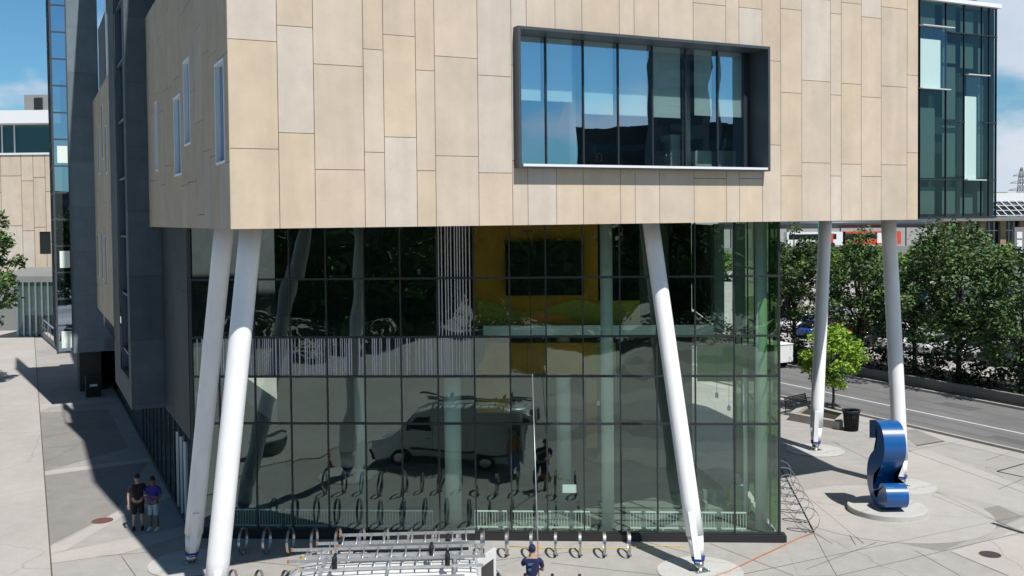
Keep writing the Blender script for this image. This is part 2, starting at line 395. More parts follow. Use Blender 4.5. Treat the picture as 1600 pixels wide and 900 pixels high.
for x0, y0, x1, dd in ((1048,210,1063,1.6), (1086,236,1112,1.5), (1122,236,1150,1.5)):
    ca, cb = front(x0, 230, dd)[0], front(x1, 230, dd)[0]; zt = front(x0, y0, dd)[1]
    m_ = MB(); m_.box(B(ca, dd, rz0), U*(cb-ca), V*.5, Z*(zt-rz0)); m_.box(B(ca+.03, dd-.02, rz0+.08), U*(cb-ca-.06), V*.018, Z*((zt-rz0)*.42)); m_.box(B(ca+.03, dd-.02, rz0+.12+(zt-rz0)*.45), U*(cb-ca-.06), V*.018, Z*((zt-rz0)*.42))
    o = m_.build('filing_cabinet', 'blind', label={1048:'tall pale cabinet in the upper window, left of the inner post', 1086:'low pale cabinet in the upper window just right of the inner post', 1122:'low pale cabinet in the upper window, rightmost one'}[x0], cat='cabinet', origin=B(ca, dd, rz0))
def office_chair(px, y, lab):
    ca = front(px, y, 1.8)[0]; t = thing('office_chair', lab, 'chair', B(ca, 1.8, rz0), R(random.uniform(100,170)), 'chairs in the upper window')
    o = t.location
    m = MB(); m.cbox(o+Vector((0,0,.44)), .46,.46,.07); m.build('seat', 'rubber_black', t)
    m = MB(); m.cbox(o+Vector((0,.22,.55)), .42,.05,.5); m.build('backrest', 'rubber_black', t)
    m = MB()
    for k in range(5):
        an = k*2*math.pi/5; m.tube([o+Vector((0,0,.1)), o+Vector((.28*math.cos(an), .28*math.sin(an), .04))], .02, 6)
    m.tube([o+Vector((0,0,.06)), o+Vector((0,0,.44))], .03, 8); m.build('base', 'steel', t)
    for sx in (-.24,.24):
        m = MB(); m.tube([o+Vector((sx,-.1,.45)), o+Vector((sx,-.12,.66)), o+Vector((sx,.18,.68)), o+Vector((sx,.2,.5))], .014, 6); m.build('armrest', 'steel', t)
office_chair(925, 240, 'chromed armchair behind the third pane of the upper window'); office_chair(1036, 240, 'chromed armchair behind the fifth pane of the upper window')
# ---- dark glass corner
dg = MB(); 
xs = [1436, 1478.7, 1507, 1534.5, 1546, 1557]
us = [front(x, 200, .02)[0] for x in xs]
zt = lambda y: front(1500, y, .02)[1]
ZT, ZB2 = 16.85, 9.90
Zs = {k: zt(k) for k in (52, 142, 116, 190, 281)}
for i in range(5):
    dg.face([B(us[i], .05, ZB2), B(us[i+1], .05, ZB2), B(us[i+1], .05, ZT), B(us[i], .05, ZT)])
dk = dg.build('corner_glazing', 'glass_tower', bld)
m_ = MB(); m_.box(B(us[0], 1.2, ZB2), U*(us[-1]-us[0]), V*.1, Z*(ZT-ZB2)); m_.build('inner_wall', 'interior', dk)
m_ = MB()
for u_ in us[1:]: m_.box(B(u_-.012, .02, ZB2), U*.024, V*.07, Z*(ZT-ZB2))
for zz in (Zs[281],): m_.box(B(us[0], -.003, zz-.02), U*(us[-1]-us[0]), V*.09, Z*.04)
m_.box(B(us[1], -.004, Zs[52]-.02), U*(us[-1]-us[1]), V*.09, Z*.04); m_.box(B(us[1], -.004, Zs[190]-.02), U*(us[2]-us[1]), V*.09, Z*.04); m_.box(B(us[3], -.004, Zs[190]-.02), U*(us[-1]-us[3]), V*.09, Z*.04)
m_.box(B(us[0], -.006, ZB2-.06), U*(us[-1]-us[0]), V*.1, Z*.06); m_.build('mullion_grid', 'dark_metal', dk)
m_ = MB(); m_.box(B(us[0]-.05, -.1, ZT), U*(us[-1]-us[0]+.15), V*.5, Z*.13); m_.build('parapet_cap', 'roof_white', dk)
m_ = MB(); m_.box(B(us[0]-.005, -.02, ZB2), U*.02, V*.3, Z*7.4); m_.build('edge_trim', 'black', dk)
def bright(i, ya, yb, m2='blind'):
    zb, z_ = zt(yb), zt(ya); a, b = us[i], us[i+1]
    m = MB(); m.face([B(a+.03, -.01, zb), B(b-.03, -.01, zb), B(b-.03, -.01, z_), B(a+.03, -.01, z_)]); w = m.build('window', 'glass_bright', bld)
    m = MB(); m.box(B(a+.03, .03, zb+(z_-zb)*.0), U*(b-a-.3), V*.01, Z*((z_-zb)*.80)); m.build('roller_blind', m2, w)
    m = MB(); m.box(B(a-.02, -.16, z_), U*(b-a+.2), V*.16, Z*.03); m.build('fin', 'sill', w)
    m = MB(); m.box(B(a-.02, -.14, zb-.04), U*(b-a+.05), V*.14, Z*.03); m.build('fin', 'sill', w)
bright(0, 47, 141); bright(2, 117, 280)
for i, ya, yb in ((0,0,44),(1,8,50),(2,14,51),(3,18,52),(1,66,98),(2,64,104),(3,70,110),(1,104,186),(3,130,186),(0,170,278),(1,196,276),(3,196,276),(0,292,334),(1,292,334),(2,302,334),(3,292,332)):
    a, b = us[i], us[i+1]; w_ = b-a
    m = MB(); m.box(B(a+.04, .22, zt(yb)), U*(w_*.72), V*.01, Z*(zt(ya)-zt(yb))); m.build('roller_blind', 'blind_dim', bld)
# ---- curtain wall under the box
zr = [.26]+[gp(800, y)[1] for y in (662, 588, 526, 434)]+[SOF+.02]
mx = [gp(p, 500)[0] for p in (341, 397, 452.8, 510, 569, 626, 683.5, 740.5, 796.5, 853, 910.5, 968.5, 1026, 1086, 1147)]
ae = [0.0]+mx+[GLEN]
g = MB()
rnd = random.Random(3)
for i in range(len(ae)-1):
    for j in range(len(zr)-1):
        tx, ty = rnd.uniform(-.007,.007), rnd.uniform(-.007,.007)
        g.face([G(ae[i], -tx-ty, zr[j]), G(ae[i+1], tx-ty, zr[j]), G(ae[i+1], tx+ty, zr[j+1]), G(ae[i], -tx+ty, zr[j+1])])
cw = g.build('glass_wall', 'glass_main', bld)
m = MB()
for a in ae[1:-1]: m.box(G(a-.022, -.045, .26), GU*.044, GV*.12, Z*(SOF-.26))
for k, z_ in enumerate(zr[1:-1]): m.box(G(0, -.048, z_-.03), GU*GLEN, GV*.12, Z*.06)
m.box(G(-.08, -.05, 0), GU*.1, GV*.14, Z*SOF); m.box(G(GLEN-.04, -.05, .26), GU*.06, GV*.14, Z*(SOF-.26))
m.build('mullion_grid', 'dark_metal', cw)
m = MB(); m.box(G(-.1, -.14, 0), GU*(GLEN+.28), GV*.4, Z*.22); m.box(G(-.1, -.07, .22), GU*(GLEN+.2), GV*.25, Z*.04); m.build('plinth', 'plinth', cw)
# white fritted strips behind the glass
m = MB(); rnd = random.Random(11)
a = .05; aend = gp(741, 560)[0]
while a < aend:
    w = rnd.choice((.022,.03,.042)); 
    if rnd.random() < .8: m.box(G(a, -.012, zr[2]+.035), GU*w, GV*.006, Z*(zr[3]-zr[2]-.07))
    a += w+rnd.choice((.03,.035,.05,.07))
a, aend = gp(685, 450)[0], gp(736, 450)[0]
while a < aend:
    w = .03
    m.box(G(a, -.012, zr[3]+.035), GU*w, GV*.006, Z*(SOF-zr[3]-.06)); a += w+rnd.choice((.05,.065,.085))
m.build('fritted_strips', 'frit', cw)
m = MB(); m.face([G(.05,.16,zr[2]), G(gp(741,560)[0],.16,zr[2]), G(gp(741,560)[0],.16,zr[3]), G(.05,.16,zr[3])]); m.build('spandrel', 'black', cw)
# interior behind the glass
m = MB(); m.face([G(.1,.2,.05), G(GLEN-.05,.2,.05), G(GLEN-3,14,.05), G(.1,14,.05)]); m.build('ground_floor', 'interior_floor', bld)
m = MB(); aL = gp(741,560)[0]
m.box(G(.1, .25, zr[2]+.1), GU*(aL-.1), GV*8, Z*(zr[3]-zr[2]-.2)); m.box(G(aL, 3.4, zr[3]-.35), GU*(GLEN-aL-1.5), GV*5, Z*.3); m.build('upper_floor', 'interior', bld)
m = MB(); m.box(G(aL, 3.3, zr[3]-.42), GU*(GLEN-aL-1.5), GV*.09, Z*.40); m.build('floor_edge', 'interior_col', bld)
m = MB(); m.face([G(.1,8.6,0), G(GLEN-1.6,8.6,0), G(GLEN-1.6,8.6,SOF), G(.1,8.6,SOF)]); m.face([G(GLEN-1.6,8.6,0), G(GLEN-.1,.3,0), G(GLEN-.1,.3,.3), G(GLEN-1.6,8.6,.3)]); m.build('back_wall', 'interior', bld)
def iwall(x0, y0, x1, y1, d, mname, nm='feature_wall'):
    a, zb = gp(x0, y1, d); b, _ = gp(x1, y1, d); _, z_ = gp(x0, y0, d); z_ = min(z_, SOF-.02); zb = max(zb, .06)
    m = MB(); m.box(G(a, d, zb), GU*(b-a), GV*.12, Z*(z_-zb)); m.build(nm, mname, bld)
iwall(742, 340, 935, 522, 3.9, 'amber'); iwall(742, 536, 925, 585, 3.9, 'amber'); iwall(925, 536, 962, 585, 3.9, 'olive'); iwall(935, 470, 1000, 522, 3.9, 'olive')
iwall(790, 378, 912, 462, 3.6, 'car_glass', 'display_screen')
m = MB()      # wavy painted shapes on the amber wall
for (x0, x1, yb, yt, ph, mm) in ((745,1000,521,478,0,'olive'), (800,915,521,500,2,'orange_wall')):
    m = MB(); n = 24; d = 3.85
    for i in range(n):
        xa, xb = x0+(x1-x0)*i/n, x0+(x1-x0)*(i+1)/n
        ya, yb2 = yt+10*math.sin(xa*.04+ph), yt+10*math.sin(xb*.04+ph)
        q = [gp(xa, yb, d), gp(xb, yb, d), gp(xb, yb2, d), gp(xa, ya, d)]
        dd = d if mm == 'olive' else d-.03
        m.face([G(s_[0], dd, s_[1]) for s_ in q])
    m.build('wall_mural', mm, bld)
iwall(1090, 540, 1205, 596, 5.5, 'green_wall'); iwall(745, 592, 798, 645, 5.0, 'amber'); iwall(917, 592, 933, 700, 5.2, 'amber')
iwall(1000, 350, 1045, 520, 3.9, 'interior'); iwall(1115, 350, 1132, 520, 3.4, 'blind_dim'); iwall(1150, 350, 1165, 520, 3.4, 'blind_dim')
for px, r, d, z0_, z1_ in ((1191, .19, .9, .05, SOF), (949, .2, 1.0, .05, SOF), (705, .27, 1.1, .05, zr[2]), (560, .2, 4, .05, zr[2]), (880,.25,4.0,.05,zr[3]), (1165,.07,1.4,.05,zr[2])):
    a, _ = gp(px, 600, d); m = MB(); m.lathe(G(a, d+r, z0_), [(r, 0), (r, z1_-z0_)], 24); m.build('interior_column', 'interior_col', bld)
m = MB(); m.face([G(GLEN-.03,.1,.2), G(GLEN-.03,8.6,.2), G(GLEN-.03,8.6,SOF), G(GLEN-.03,.1,SOF)]); eg = m.build('end_glazing', 'glass_green', bld)
m = MB()
for q in (1.3,2.6,3.9,5.2,6.5,7.8): m.box(G(GLEN-.05,q,.1), GU*.05, GV*.06, Z*(SOF-.1))
for z_ in zr[1:-1]: m.box(G(GLEN-.056,.1,z_-.03), GU*.06, GV*8.4, Z*.06)
m.build('mullion_grid', 'dark_metal', eg)
m = MB(); m.box(G(GLEN-1.6,3.2,6.4), GU*.1, GV*5.3, Z*3.3); m.build('partition', 'interior', bld)
for x0, x1 in ((358,440), (446,555), (560,676), (742,792), (800,850), (855,922), (985,1025), (1030,1166)):
    d = .55; a, _ = gp(x0, 820, d); b, _ = gp(x1, 820, d); m = MB(); zt_, zb_ = gp(700, 798, d)[1], gp(700, 824, d)[1]
    t = thing('guard_rail', 'white guard rail inside the glass wall, %s' % {358:'leftmost, behind the pale column pair',446:'second from the left',560:'behind the ladders, left of the thick inner column',742:'short one right of the thick inner column',800:'behind the window cleaner',855:'left of the tall pale inner column',985:'just left of the right-hand slanted column',1030:'longest, right of the slanted column'}[x0], 'railing', G(a, d, .05), 0, 'guard rails behind the glass wall')
    m.box(G(a, d, zt_-.03), GU*(b-a), GV*.04, Z*.04); m.box(G(a, d, zb_), GU*(b-a), GV*.04, Z*.04); m.build('rail', 'rail_white', t)
    m = MB(); n = int((b-a)/.09)
    for i in range(n+1): m.box(G(a+(b-a)*i/n-.007, d+.013, zb_+.04), GU*.014, GV*.014, Z*(zt_-zb_-.07))
    for i in (0, 1): m.box(G(a+.1+(b-a-.24)*i, d+.005, .05), GU*.04, GV*.03, Z*(zb_-.05))
    m.build('bars', 'rail_white', t)
a, z_ = gp(879, 770, .06); b, zt2 = gp(900.5, 757, .06)
m = MB(); m.box(G(a, .05, z_), GU*(b-a), GV*.004, Z*(zt2-z_)); m.build('notice', 'roof_white', label='blank white notice sheet fixed inside the glass wall', cat='notice', origin=G(a, .05, z_))
# lounge chairs behind glass right
for k, (px, py, lb) in enumerate(((1118,800,'grey lounge armchair inside glass right of the slanted column'), (1150,806,'grey lounge armchair inside glass nearest the right-hand inner column'))):
    a, _ = gp(px, 800, 2.2+k*.4); o = G(a, 2.2+k*.4, .05); t = thing('lounge_chair', lb, 'armchair', o, 0, 'lounge chairs behind the glass')
    m = MB(); m.cbox(o+Vector((0,0,.12)), .7,.7,.3); m.build('seat', 'wall_grey', t); m = MB(); m.cbox(o+Vector((0,.32,.42)), .7,.14,.45); m.build('backrest', 'wall_grey', t)
    for sx in (-.36,.36): m = MB(); m.cbox(o+Vector((sx,0,.12)), .1,.7,.48); m.build('armrest', 'wall_grey', t)
for k, (px, lb) in enumerate(((938,''),(1122,''),(1140,''),(824,''))):
    pass
# pendant lamps inside
for k, (px, py, lb) in enumerate(((935,628,'small white pendant lamp inside, beside the tall pale inner column'),(1120,616,'small white pendant lamp inside, right of the slanted column'),(1139,636,'small white pendant lamp inside, lowest, near the right inner column'),(825,644,'small white pendant lamp inside, left of the cleaning pole'))):
    d = 2.2; a, z_ = gp(px, py, d); o = G(a, d, z_); t = thing('pendant_lamp', lb, 'lamp', o, 0, 'pendant lamps in the lobby')
    m = MB(); m.lathe(o, [(.05,-.12),(.06,0),(.02,.06)], 12); m.build('shade', 'roof_white', t); m = MB(); m.tube([o+Vector((0,0,.06)), o+Vector((0,0,zr[3]-.4-z_))], .006, 5); m.build('cord', 'black', t)
# ---- left: side wall below box, slate bays
m = MB(); SU = .40
def slate_wall(name, fn, a0, a1, z0, z1, pw=1.3, ph=2.4, holes=(), dk=1.0):  # dk scales the slate colour: shaded walls painted darker, the sunlit front lighter
    cols = [a0]
    while cols[-1] < a1-pw*1.3: cols.append(cols[-1]+pw*random.uniform(.6,1.2))
    cols.append(a1); m = MB()
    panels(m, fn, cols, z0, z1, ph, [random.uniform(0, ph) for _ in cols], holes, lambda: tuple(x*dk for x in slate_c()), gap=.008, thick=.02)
    backing(m, fn, a0+.02, a1-.02, z0+.01, z1-.01, holes, .02, (.03,.03,.035))
    return m.build(name, 'slate', bld)
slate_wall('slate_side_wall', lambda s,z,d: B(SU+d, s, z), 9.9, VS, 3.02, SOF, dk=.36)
AU, BU, CU = -.76, -2.0, -2.78
AV0, AV1, BV0, BV1 = VS, 24.0, 35.3, 42.0
# bay A
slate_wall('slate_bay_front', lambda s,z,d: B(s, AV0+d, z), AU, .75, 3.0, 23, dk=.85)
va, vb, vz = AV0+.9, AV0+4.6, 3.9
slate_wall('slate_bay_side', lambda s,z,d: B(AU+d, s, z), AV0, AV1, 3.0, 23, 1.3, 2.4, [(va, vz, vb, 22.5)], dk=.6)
m = MB(); m.face([B(AU,AV0,3.0), B(AU,AV1,3.0), B(2,AV1,3.0), B(2,AV0,3.0)]); m.build('bay_soffit', 'slate', bld)
m = MB(); m.box(B(AU+.32, va, vz), U*.03, V*(vb-va), Z*18); m.build('bay_window_lining', 'dark_metal', bld)
m = MB(); m.face([B(AU+.22,va,vz), B(AU+.22,va,22.5), B(AU+.22,vb,22.5), B(AU+.22,vb,vz)]); bw = m.build('bay_window', 'glass_blue', bld)
m = MB()
for k in range(8): m.box(B(AU+.1, va, vz+.9+k*2.3), U*.1, V*(vb-va), Z*.07)
m.box(B(AU+.02, va, vz), U*.25, V*(vb-va), Z*.05); m.box(B(AU+.05, vb-.12, vz), U*.2, V*.1, Z*18); m.build('frame', 'frame_grey', bw)
# beige block 2
bz0, bz1 = 5.4, 16.5
cols3 = [AV1]
while cols3[-1] < BV0-1.5: cols3.append(cols3[-1]+random.choice((.9,1.2,1.5)))
cols3.append(BV0)
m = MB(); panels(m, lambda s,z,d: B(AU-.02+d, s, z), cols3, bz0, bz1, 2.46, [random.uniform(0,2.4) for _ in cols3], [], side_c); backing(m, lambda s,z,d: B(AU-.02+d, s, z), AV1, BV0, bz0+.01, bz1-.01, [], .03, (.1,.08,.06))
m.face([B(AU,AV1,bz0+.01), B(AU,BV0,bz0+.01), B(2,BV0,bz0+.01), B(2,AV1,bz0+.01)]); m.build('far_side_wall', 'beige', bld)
for k, (vv, zz, hh) in enumerate(((25.5,12.2,2.2),(27.6,13.0,2.6),(30.5,12.4,2.4),(27.0,7.0,2.4),(29.5,7.2,2.4),(32.5,7.2,2.2))):
    m = MB(); m.box(B(AU-.06, vv, zz), U*.05, V*.42, Z*hh); w = m.build('window', 'white_metal', bld); m = MB(); m.box(B(AU-.07, vv+.07, zz+.07), U*.02, V*.28, Z*(hh-.14)); m.build('pane', 'glass_blue', w)
m = MB(); m.box(B(AU+1.6, AV1, bz1), U*.1, V*(BV0-AV1), Z*8); m.build('set_back_glazing', 'glass_blue', bld)
m = MB()
for vv in (26, 29, 32): m.tube([B(AU+.6, vv, bz1), B(AU+.6, vv+.6, 26)], .12, 10)
m.build('roof_strut', 'white_metal', bld)
# slate bay B (front panel with recess on its right) and its side
slate_wall('slate_tower_front', lambda s,z,d: B(s, BV0+d, z), BU, AU+.3, 3.0, 28, dk=1.45)  # slate colour lightened here to add to the sun on it
slate_wall('slate_tower_top', lambda s,z,d: B(s, AV1+2+d, z), AU+.1, AU+2, 19.5, 28)
m = MB(); m.face([B(BU,BV0,3.0), B(BU,BV1+10,3.0), B(2,BV1+10,3.0), B(2,BV0,3.0)]); m.face([B(AU,AV1,23), B(AU,BV0,23), B(2,BV0,23), B(2,AV1,23)]); m.build('tower_soffit', 'slate', bld)
m = MB(); m.box(B(AU-.1, AV1-1, 23), U*3, V*(BV0-AV1+1), Z*5, (.14,.16,.18)); m.build('tower_bridge', 'slate', bld)
# glass stair C
m = MB(); m.face([B(CU,BV0,3.05), B(BU,BV0,3.05), B(BU,BV0,28), B(CU,BV0,28)]); m.face([B(CU,BV0,3.05), B(CU,BV0,28), B(CU,BV1,28), B(CU,BV1,3.05)]); st = m.build('stair_tower_glazing', 'glass_blue', bld)
m = MB(); k = 3.05
while k < 28:
    m.box(B(CU-.03, BV0-.04, k), U*(BU-CU), V*.08, Z*.08); m.box(B(CU-.04, BV0+.05, k), U*.06, V*(BV1-BV0), Z*.08); k += 1.42
m.box(B(CU-.05, BV0-.05, 3), U*.1, V*.1, Z*25); m.box(B(BU-.06, BV0-.05, 3), U*.06, V*.1, Z*25)
for q in range(4): m.box(B(CU-.05, BV0+1.6*q+1.5, 3), U*.06, V*.07, Z*25)
m.build('frame', 'frame_grey', st)
m = MB(); m.box(B(BU-.35, BV0+.8, 3.2), U*.35, V*.1, Z*14.5); m.build('inner_panel', 'lamp_red', st)
for zz in (3.3, 7.6, 13.2):
    m = MB(); m.box(B(CU+.2, BV0-.01, zz), U*.5, V*.006, Z*.9); m.build('blind', 'blind', st)
m = MB(); m.face([B(CU,BV0,3.02), B(CU,BV1,3.02), B(BU,BV1,3.02), B(BU,BV0,3.02)]); m.build('base_plate', 'frame_grey', st)
# ground floor wall along the left side
m = MB(); m.face([B(SU,9.65,.15), B(SU,9.65,3.02), B(SU,48,3.02), B(SU,48,.15)]); gs = m.build('side_glazing', 'glass_tower', bld)
m = MB(); m.box(B(SU-.05,9.65,0), U*.3, V*38.4, Z*.15)
for k in range(12): m.box(B(SU-.03, 9.7+k*1.35, .15), U*.08, V*.05, Z*2.87)
m.build('frame', 'dark_metal', gs)
m = MB()
for v0 in (11.0, 11.9, 12.8): m.box(B(SU-.06, v0, .15), U*.06, V*.07, Z*2.6)
m.build('door_frame', 'white_metal', gs)
m = MB(); m.face([B(SU+3,9.9,0), B(SU+3,9.9,3.0), B(SU+3,48,3.0), B(SU+3,48,0)]); m.face([B(BU+1.5,44,0), B(8,44,0), B(8,44,3), B(BU+1.5,44,3)])
m.face([B(SU,9.9,SOF), B(SU+.3,VS,SOF), B(SU+.3,VS,3.02), B(SU,9.9,3.02)]); m.build('inner_wall', 'interior', bld)
m = MB(); m.box(B(SU, 36, 0), U*.8, V*3, Z*3.0); m.build('ground_floor_wall', 'interior', bld)
m = MB(); m.box(B(SU-1.9, 41, 0), U*1.2, V*3, Z*3.0); m.build('ground_floor_wall', 'interior', bld)
m = MB(); m.box(B(.5, 24, 3.0), U*8, V*26, Z*20, (.1,.11,.12)); m.box(B(.3, AV1, 3.02), U*.2, V*(BV0-AV1), Z*2.38, (.09,.11,.125)); m.build('rear_block', 'slate', bld)
# black service box by the wall
o = ground(146, 619); t = thing('utility_cabinet', 'black utility cabinet with small white plate in the shade at left', 'cabinet', o)
m = MB(); m.cbox(o, .8,.7,1.15, R(26)); m.build('body', 'rubber_black', t); m = MB(); m.cbox(o+Vector((0,0,1.15)), .88,.78,.05, R(26)); m.build('lid', 'dark_metal', t)
m = MB(); m.box(o-V*.36-U*.2+Z*.62, U*.4, V*-.01, Z*.12); m.build('plate', 'roof_white', t)
# ------------------------------------------------------------------ columns
def pt(px, py, u=None, v=None, Y=None):
    return depth(px, py, Y)
def column(label, topxy, Ytop, basexy, Ybase, D, base=None):
    b = base if base is not None else ground(*basexy)
    tp = depth(topxy[0], topxy[1], Ytop); tp.z = SOF+.1
    t = thing('angled_column', label, 'column', b, 0, 'angled white columns under the overhang')
    ax = (tp-b); L_ = ax.length; ax.normalize()
    m = MB(); r = D/2
    n = 32; pts = [b+ax*1.0]+[b+ax*(1.0+(L_-1.0)*k/10) for k in range(1, 11)]
    m.tube(pts, r, n); m.build('shaft', 'paint_white', t)
    tc = Vector((-b.x, -b.y, 0)).normalized(); sd = Vector((tc.y, -tc.x, 0))
    # tapered foot
    m = MB(); m.tube([b+ax*.42, b+ax*1.0], [r*.72, r*.93], 24); m.build('foot', 'paint_white', t)
    m = MB(); m.tube([b+ax*.30, b+ax*.42], [r*.70, r*.80], 24); m.build('collar', 'collar_blue', t)
    m = MB(); m.tube([b, b+ax*.30], [r*.4, r*.62], 20); m.build('pin', 'steel', t)
    m = MB()
    o = b+ax*.34+tc*(r*.72)-sd*.09
    m.box(o, sd*.18, tc*.12, ax*1.35); m.build('casing', 'paint_white', t)
    m = MB(); m.box(b+ax*.36+tc*(r*.72+.122)-sd*.093, sd*.186, tc*.006, ax*.07); m.build('casing_band', 'collar_blue', t)
    m = MB(); m.cbox(Vector((b.x,b.y,.025)), .42,.42,.03, R(20))
    for sx in (-.16,.16):
        for sy in (-.16,.16): m.lathe(Vector((b.x,b.y,.05))+Matrix.Rotation(R(20),3,'Z')@Vector((sx,sy,0)), [(.022,0),(.022,.03),(.008,.05)], 6)
    m.build('base_plate', 'steel', t)
    m = MB(); m.lathe(Vector((b.x, b.y, .019)), [(1.2, 0), (1.2, .006)], 48, sm=False); m.build('footing', 'conc_disc', t)
    return t
column('shaded slanted white column at the left, behind its sunlit neighbour', (351,360), 27.0, (298,880), 29.2, .52)
column('thick slanted white column at the left whose lower part is in bright sun', (393,360), 24.67, None, 0, .545, base=B(-.42, 1.3, 0))
column('white column leaning left in front of the middle of the glass wall', (1016,349), 29.8, (1094,893), 28.1, .50)
column('nearly upright white column between bench and corner of the glass wall', (1290,345), 43.2, (1274,704), 42.3, .54)
column('white column rising behind the blue sculpture', (1388,343), 36.9, (1409,760), 36.3, .535)
# ------------------------------------------------------------------ ground
def quadring(name, pts, z, m): return sheet(name, pts, z, m)
sheet('ground', [(-700,-500),(700,-500),(700,1500),(-700,1500)], 0, 'ground_far')
def Bq(u0, v0, u1, v1): return [B(u0,v0,0), B(u1,v0,0), B(u1,v1,0), B(u0,v1,0)]
sheet('plaza', Bq(-60,-60,33.0,90), .004, 'conc_mid')
sheet('walkway', Bq(-30,-40,-3.7,90), .024, 'conc_walk')
def band(name, pxs, m, z=.008): sheet(name, [ground(*p) for p in pxs], z, m)
LB = 'conc_light'
band('paving_band', [(59,738),(232,716),(262,713),(262,718),(232,721),(60,744)], LB)
band('paving_band', [(71,856),(100,845),(180,801),(262,770),(268,776),(190,808),(102,860),(71,868)], LB, .008)
band('paving_band', [(71,868),(160,850),(285,823),(290,836),(190,866),(71,882)], LB, .012)
band('paving_band', [(50,632),(178,622),(180,627),(51,639)], LB); band('paving_band', [(47,588),(109,585),(109,588),(47,592)], LB)
band('paving_band', [(49,640),(105,620),(109,624),(51,648)], LB, .012)
band('paving_slab', [(66,800),(71,856),(180,801),(232,722),(60,745)], 'conc_dark', .0062)
band('paving_slab', [(60,740),(200,700),(170,640),(52,645)], 'conc_dark', .0062)
# broad paving fields in front of the building (seen mirrored in the glass)
sheet('paving_field', [(-30,2),(-6,5),(9,1),(24,4),(24,9),(8,6.5),(-6,10),(-30,8)], .0085, 'conc_light')
sheet('paving_field', [(-30,-9),(-10,-5),(6,-8),(26,-6),(26,-1),(7,-3),(-8,1),(-30,-3)], .0085, 'conc_dark')
sheet('paving_field', [(-9,12),(-1,14.5),(5,12),(12,14),(11,17.5),(3,16),(-3,18),(-10,16)], .0088, 'conc_dark')
sheet('paving_field', [(3,18.5),(14,20),(15,23),(6,22),(2,20.5)], .0088, 'conc_light')
# right-hand plaza
band('paving_slab', [(1219,715),(1600,900),(1600,835),(1455,775),(1300,700)], 'conc_mid', .006)
band('paving_slab', [(1483,862),(1552,842),(1600,822),(1700,850),(1700,960),(1575,900)], LB, .008)
band('paving_slab', [(1340,835),(1470,862),(1600,808),(1560,790),(1460,812)], 'conc_dark', .0082)
band('paving_slab', [(1248,900),(1219,836),(1330,850),(1480,862),(1575,902)], 'conc_mid', .010)
band('paving_slab', [(1330,735),(1440,700),(1600,760),(1600,800)], 'conc_walk', .0055)
m_ = MB(); c = ground(1388, 797); m_.lathe(Vector((c.x-.1, c.y-.2, .012)), [(3.3,0),(3.3,.002)], 64, sm=False); o_ = m_.build('sculpture_apron', 'conc_disc', kind='structure'); o_.data.materials[0] = MAT['conc_walk']
band('tree_pit_soil', [(1405,674),(1430,671),(1475,689),(1432,696)], 'conc_dark', .0145)
def joint(p, q, w=.016, z=.016):
    a, b = ground(*p), ground(*q); d = (b-a).normalized(); n = Vector((-d.y, d.x, 0))*w/2
    JM.face([Vector((x.x, x.y, z)) for x in (a-n, b-n, b+n, a+n)])
JM = MB()
for p, q in (((1225,715),(1240,760)),((1300,690),(1600,835)),((1240,760),(1350,850)),((1219,800),(1300,850)),((1150,900),(1600,806)),((1310,900),(1600,832)),((1327,836),(1337,852)),((1485,862),(1575,900)),((1430,861),(1500,900)),((1455,774),(1600,832)),((1420,705),(1600,770)),((1500,690),(1420,705)),((1560,765),(1600,748)),
             ((1219,730),(1290,870)),((1290,870),(1310,905)),((1540,720),(1600,700)),((1370,848),(1260,890)),
             ((150,870),(250,862)),((190,870),(215,905)),((75,700),(200,690)),
             ((300,870),(700,905)),((860,880),(1080,905)),((1000,845),(1100,870)),((560,900),(900,862)),((1110,850),(1240,900))):
    joint(p, q)
JM.build('paving_joint', 'joint', kind='structure')
jm = MB(); JM = jm
joint((1550,818),(1600,834), .16, .02); joint((1475,690),(1432,697), .05, .02)
for pts in ([(1558,737),(1600,725)], [(1558,737),(1600,746)]): joint(pts[0], pts[1], .06, .02)
JM.build('drain_channel', 'dark_metal', kind='structure')
# cross joints over the walkway
jm = MB()
jm.face([B(-3.74,-10,.030), B(-3.70,-10,.030), B(-3.70,80,.030), B(-3.74,80,.030)])
jm.build('paving_joint', 'joint', kind='structure')
# road
sheet('road', Bq(33.0,-60,41.0,200), .008, 'asphalt'); sheet('pavement', Bq(31.9,-60,33.0,200), .012, 'conc_walk')
m = MB(); m.box(B(32.85,-60,0), U*.18, V*250, Z*.12); m.box(B(40.95,-60,0), U*.18, V*250, Z*.13); m.build('kerb', 'kerb', kind='structure')
m = MB()
m.face([B(36.1,-60,.013), B(36.24,-60,.013), B(36.24,200,.013), B(36.1,200,.013)]); m.build('road_line', 'line_white', kind='structure')
sheet('verge', Bq(41.1,-60,48,200), .1, 'soil'); sheet('car_park', Bq(48,-60,150,190), .02, 'conc_walk')
m = MB(); m.box(B(41.5,-60,.1), U*.25, V*86, Z*.55); m.build('retaining_wall', 'kerb_wall', label='low grey retaining wall along the far side of the road', cat='wall', origin=B(41.5,0,0))
mat('asphalt_patch', (.105,.105,.107), .9, var=.2, scale=1.2, bump=.3, bscale=60)
for (u0,v0,u1,v1) in ((34.2,4,34.9,7.5),(38.6,12,39.6,14.2),(33.3,16,34.0,24)): sheet('road_patch', Bq(u0,v0,u1,v1), .0122, 'asphalt_patch')
for u0 in (34.0,35.3,37.2,38.7): sheet('tyre_track', Bq(u0,-40,u0+.28,120), .0120, 'tyre_mark')
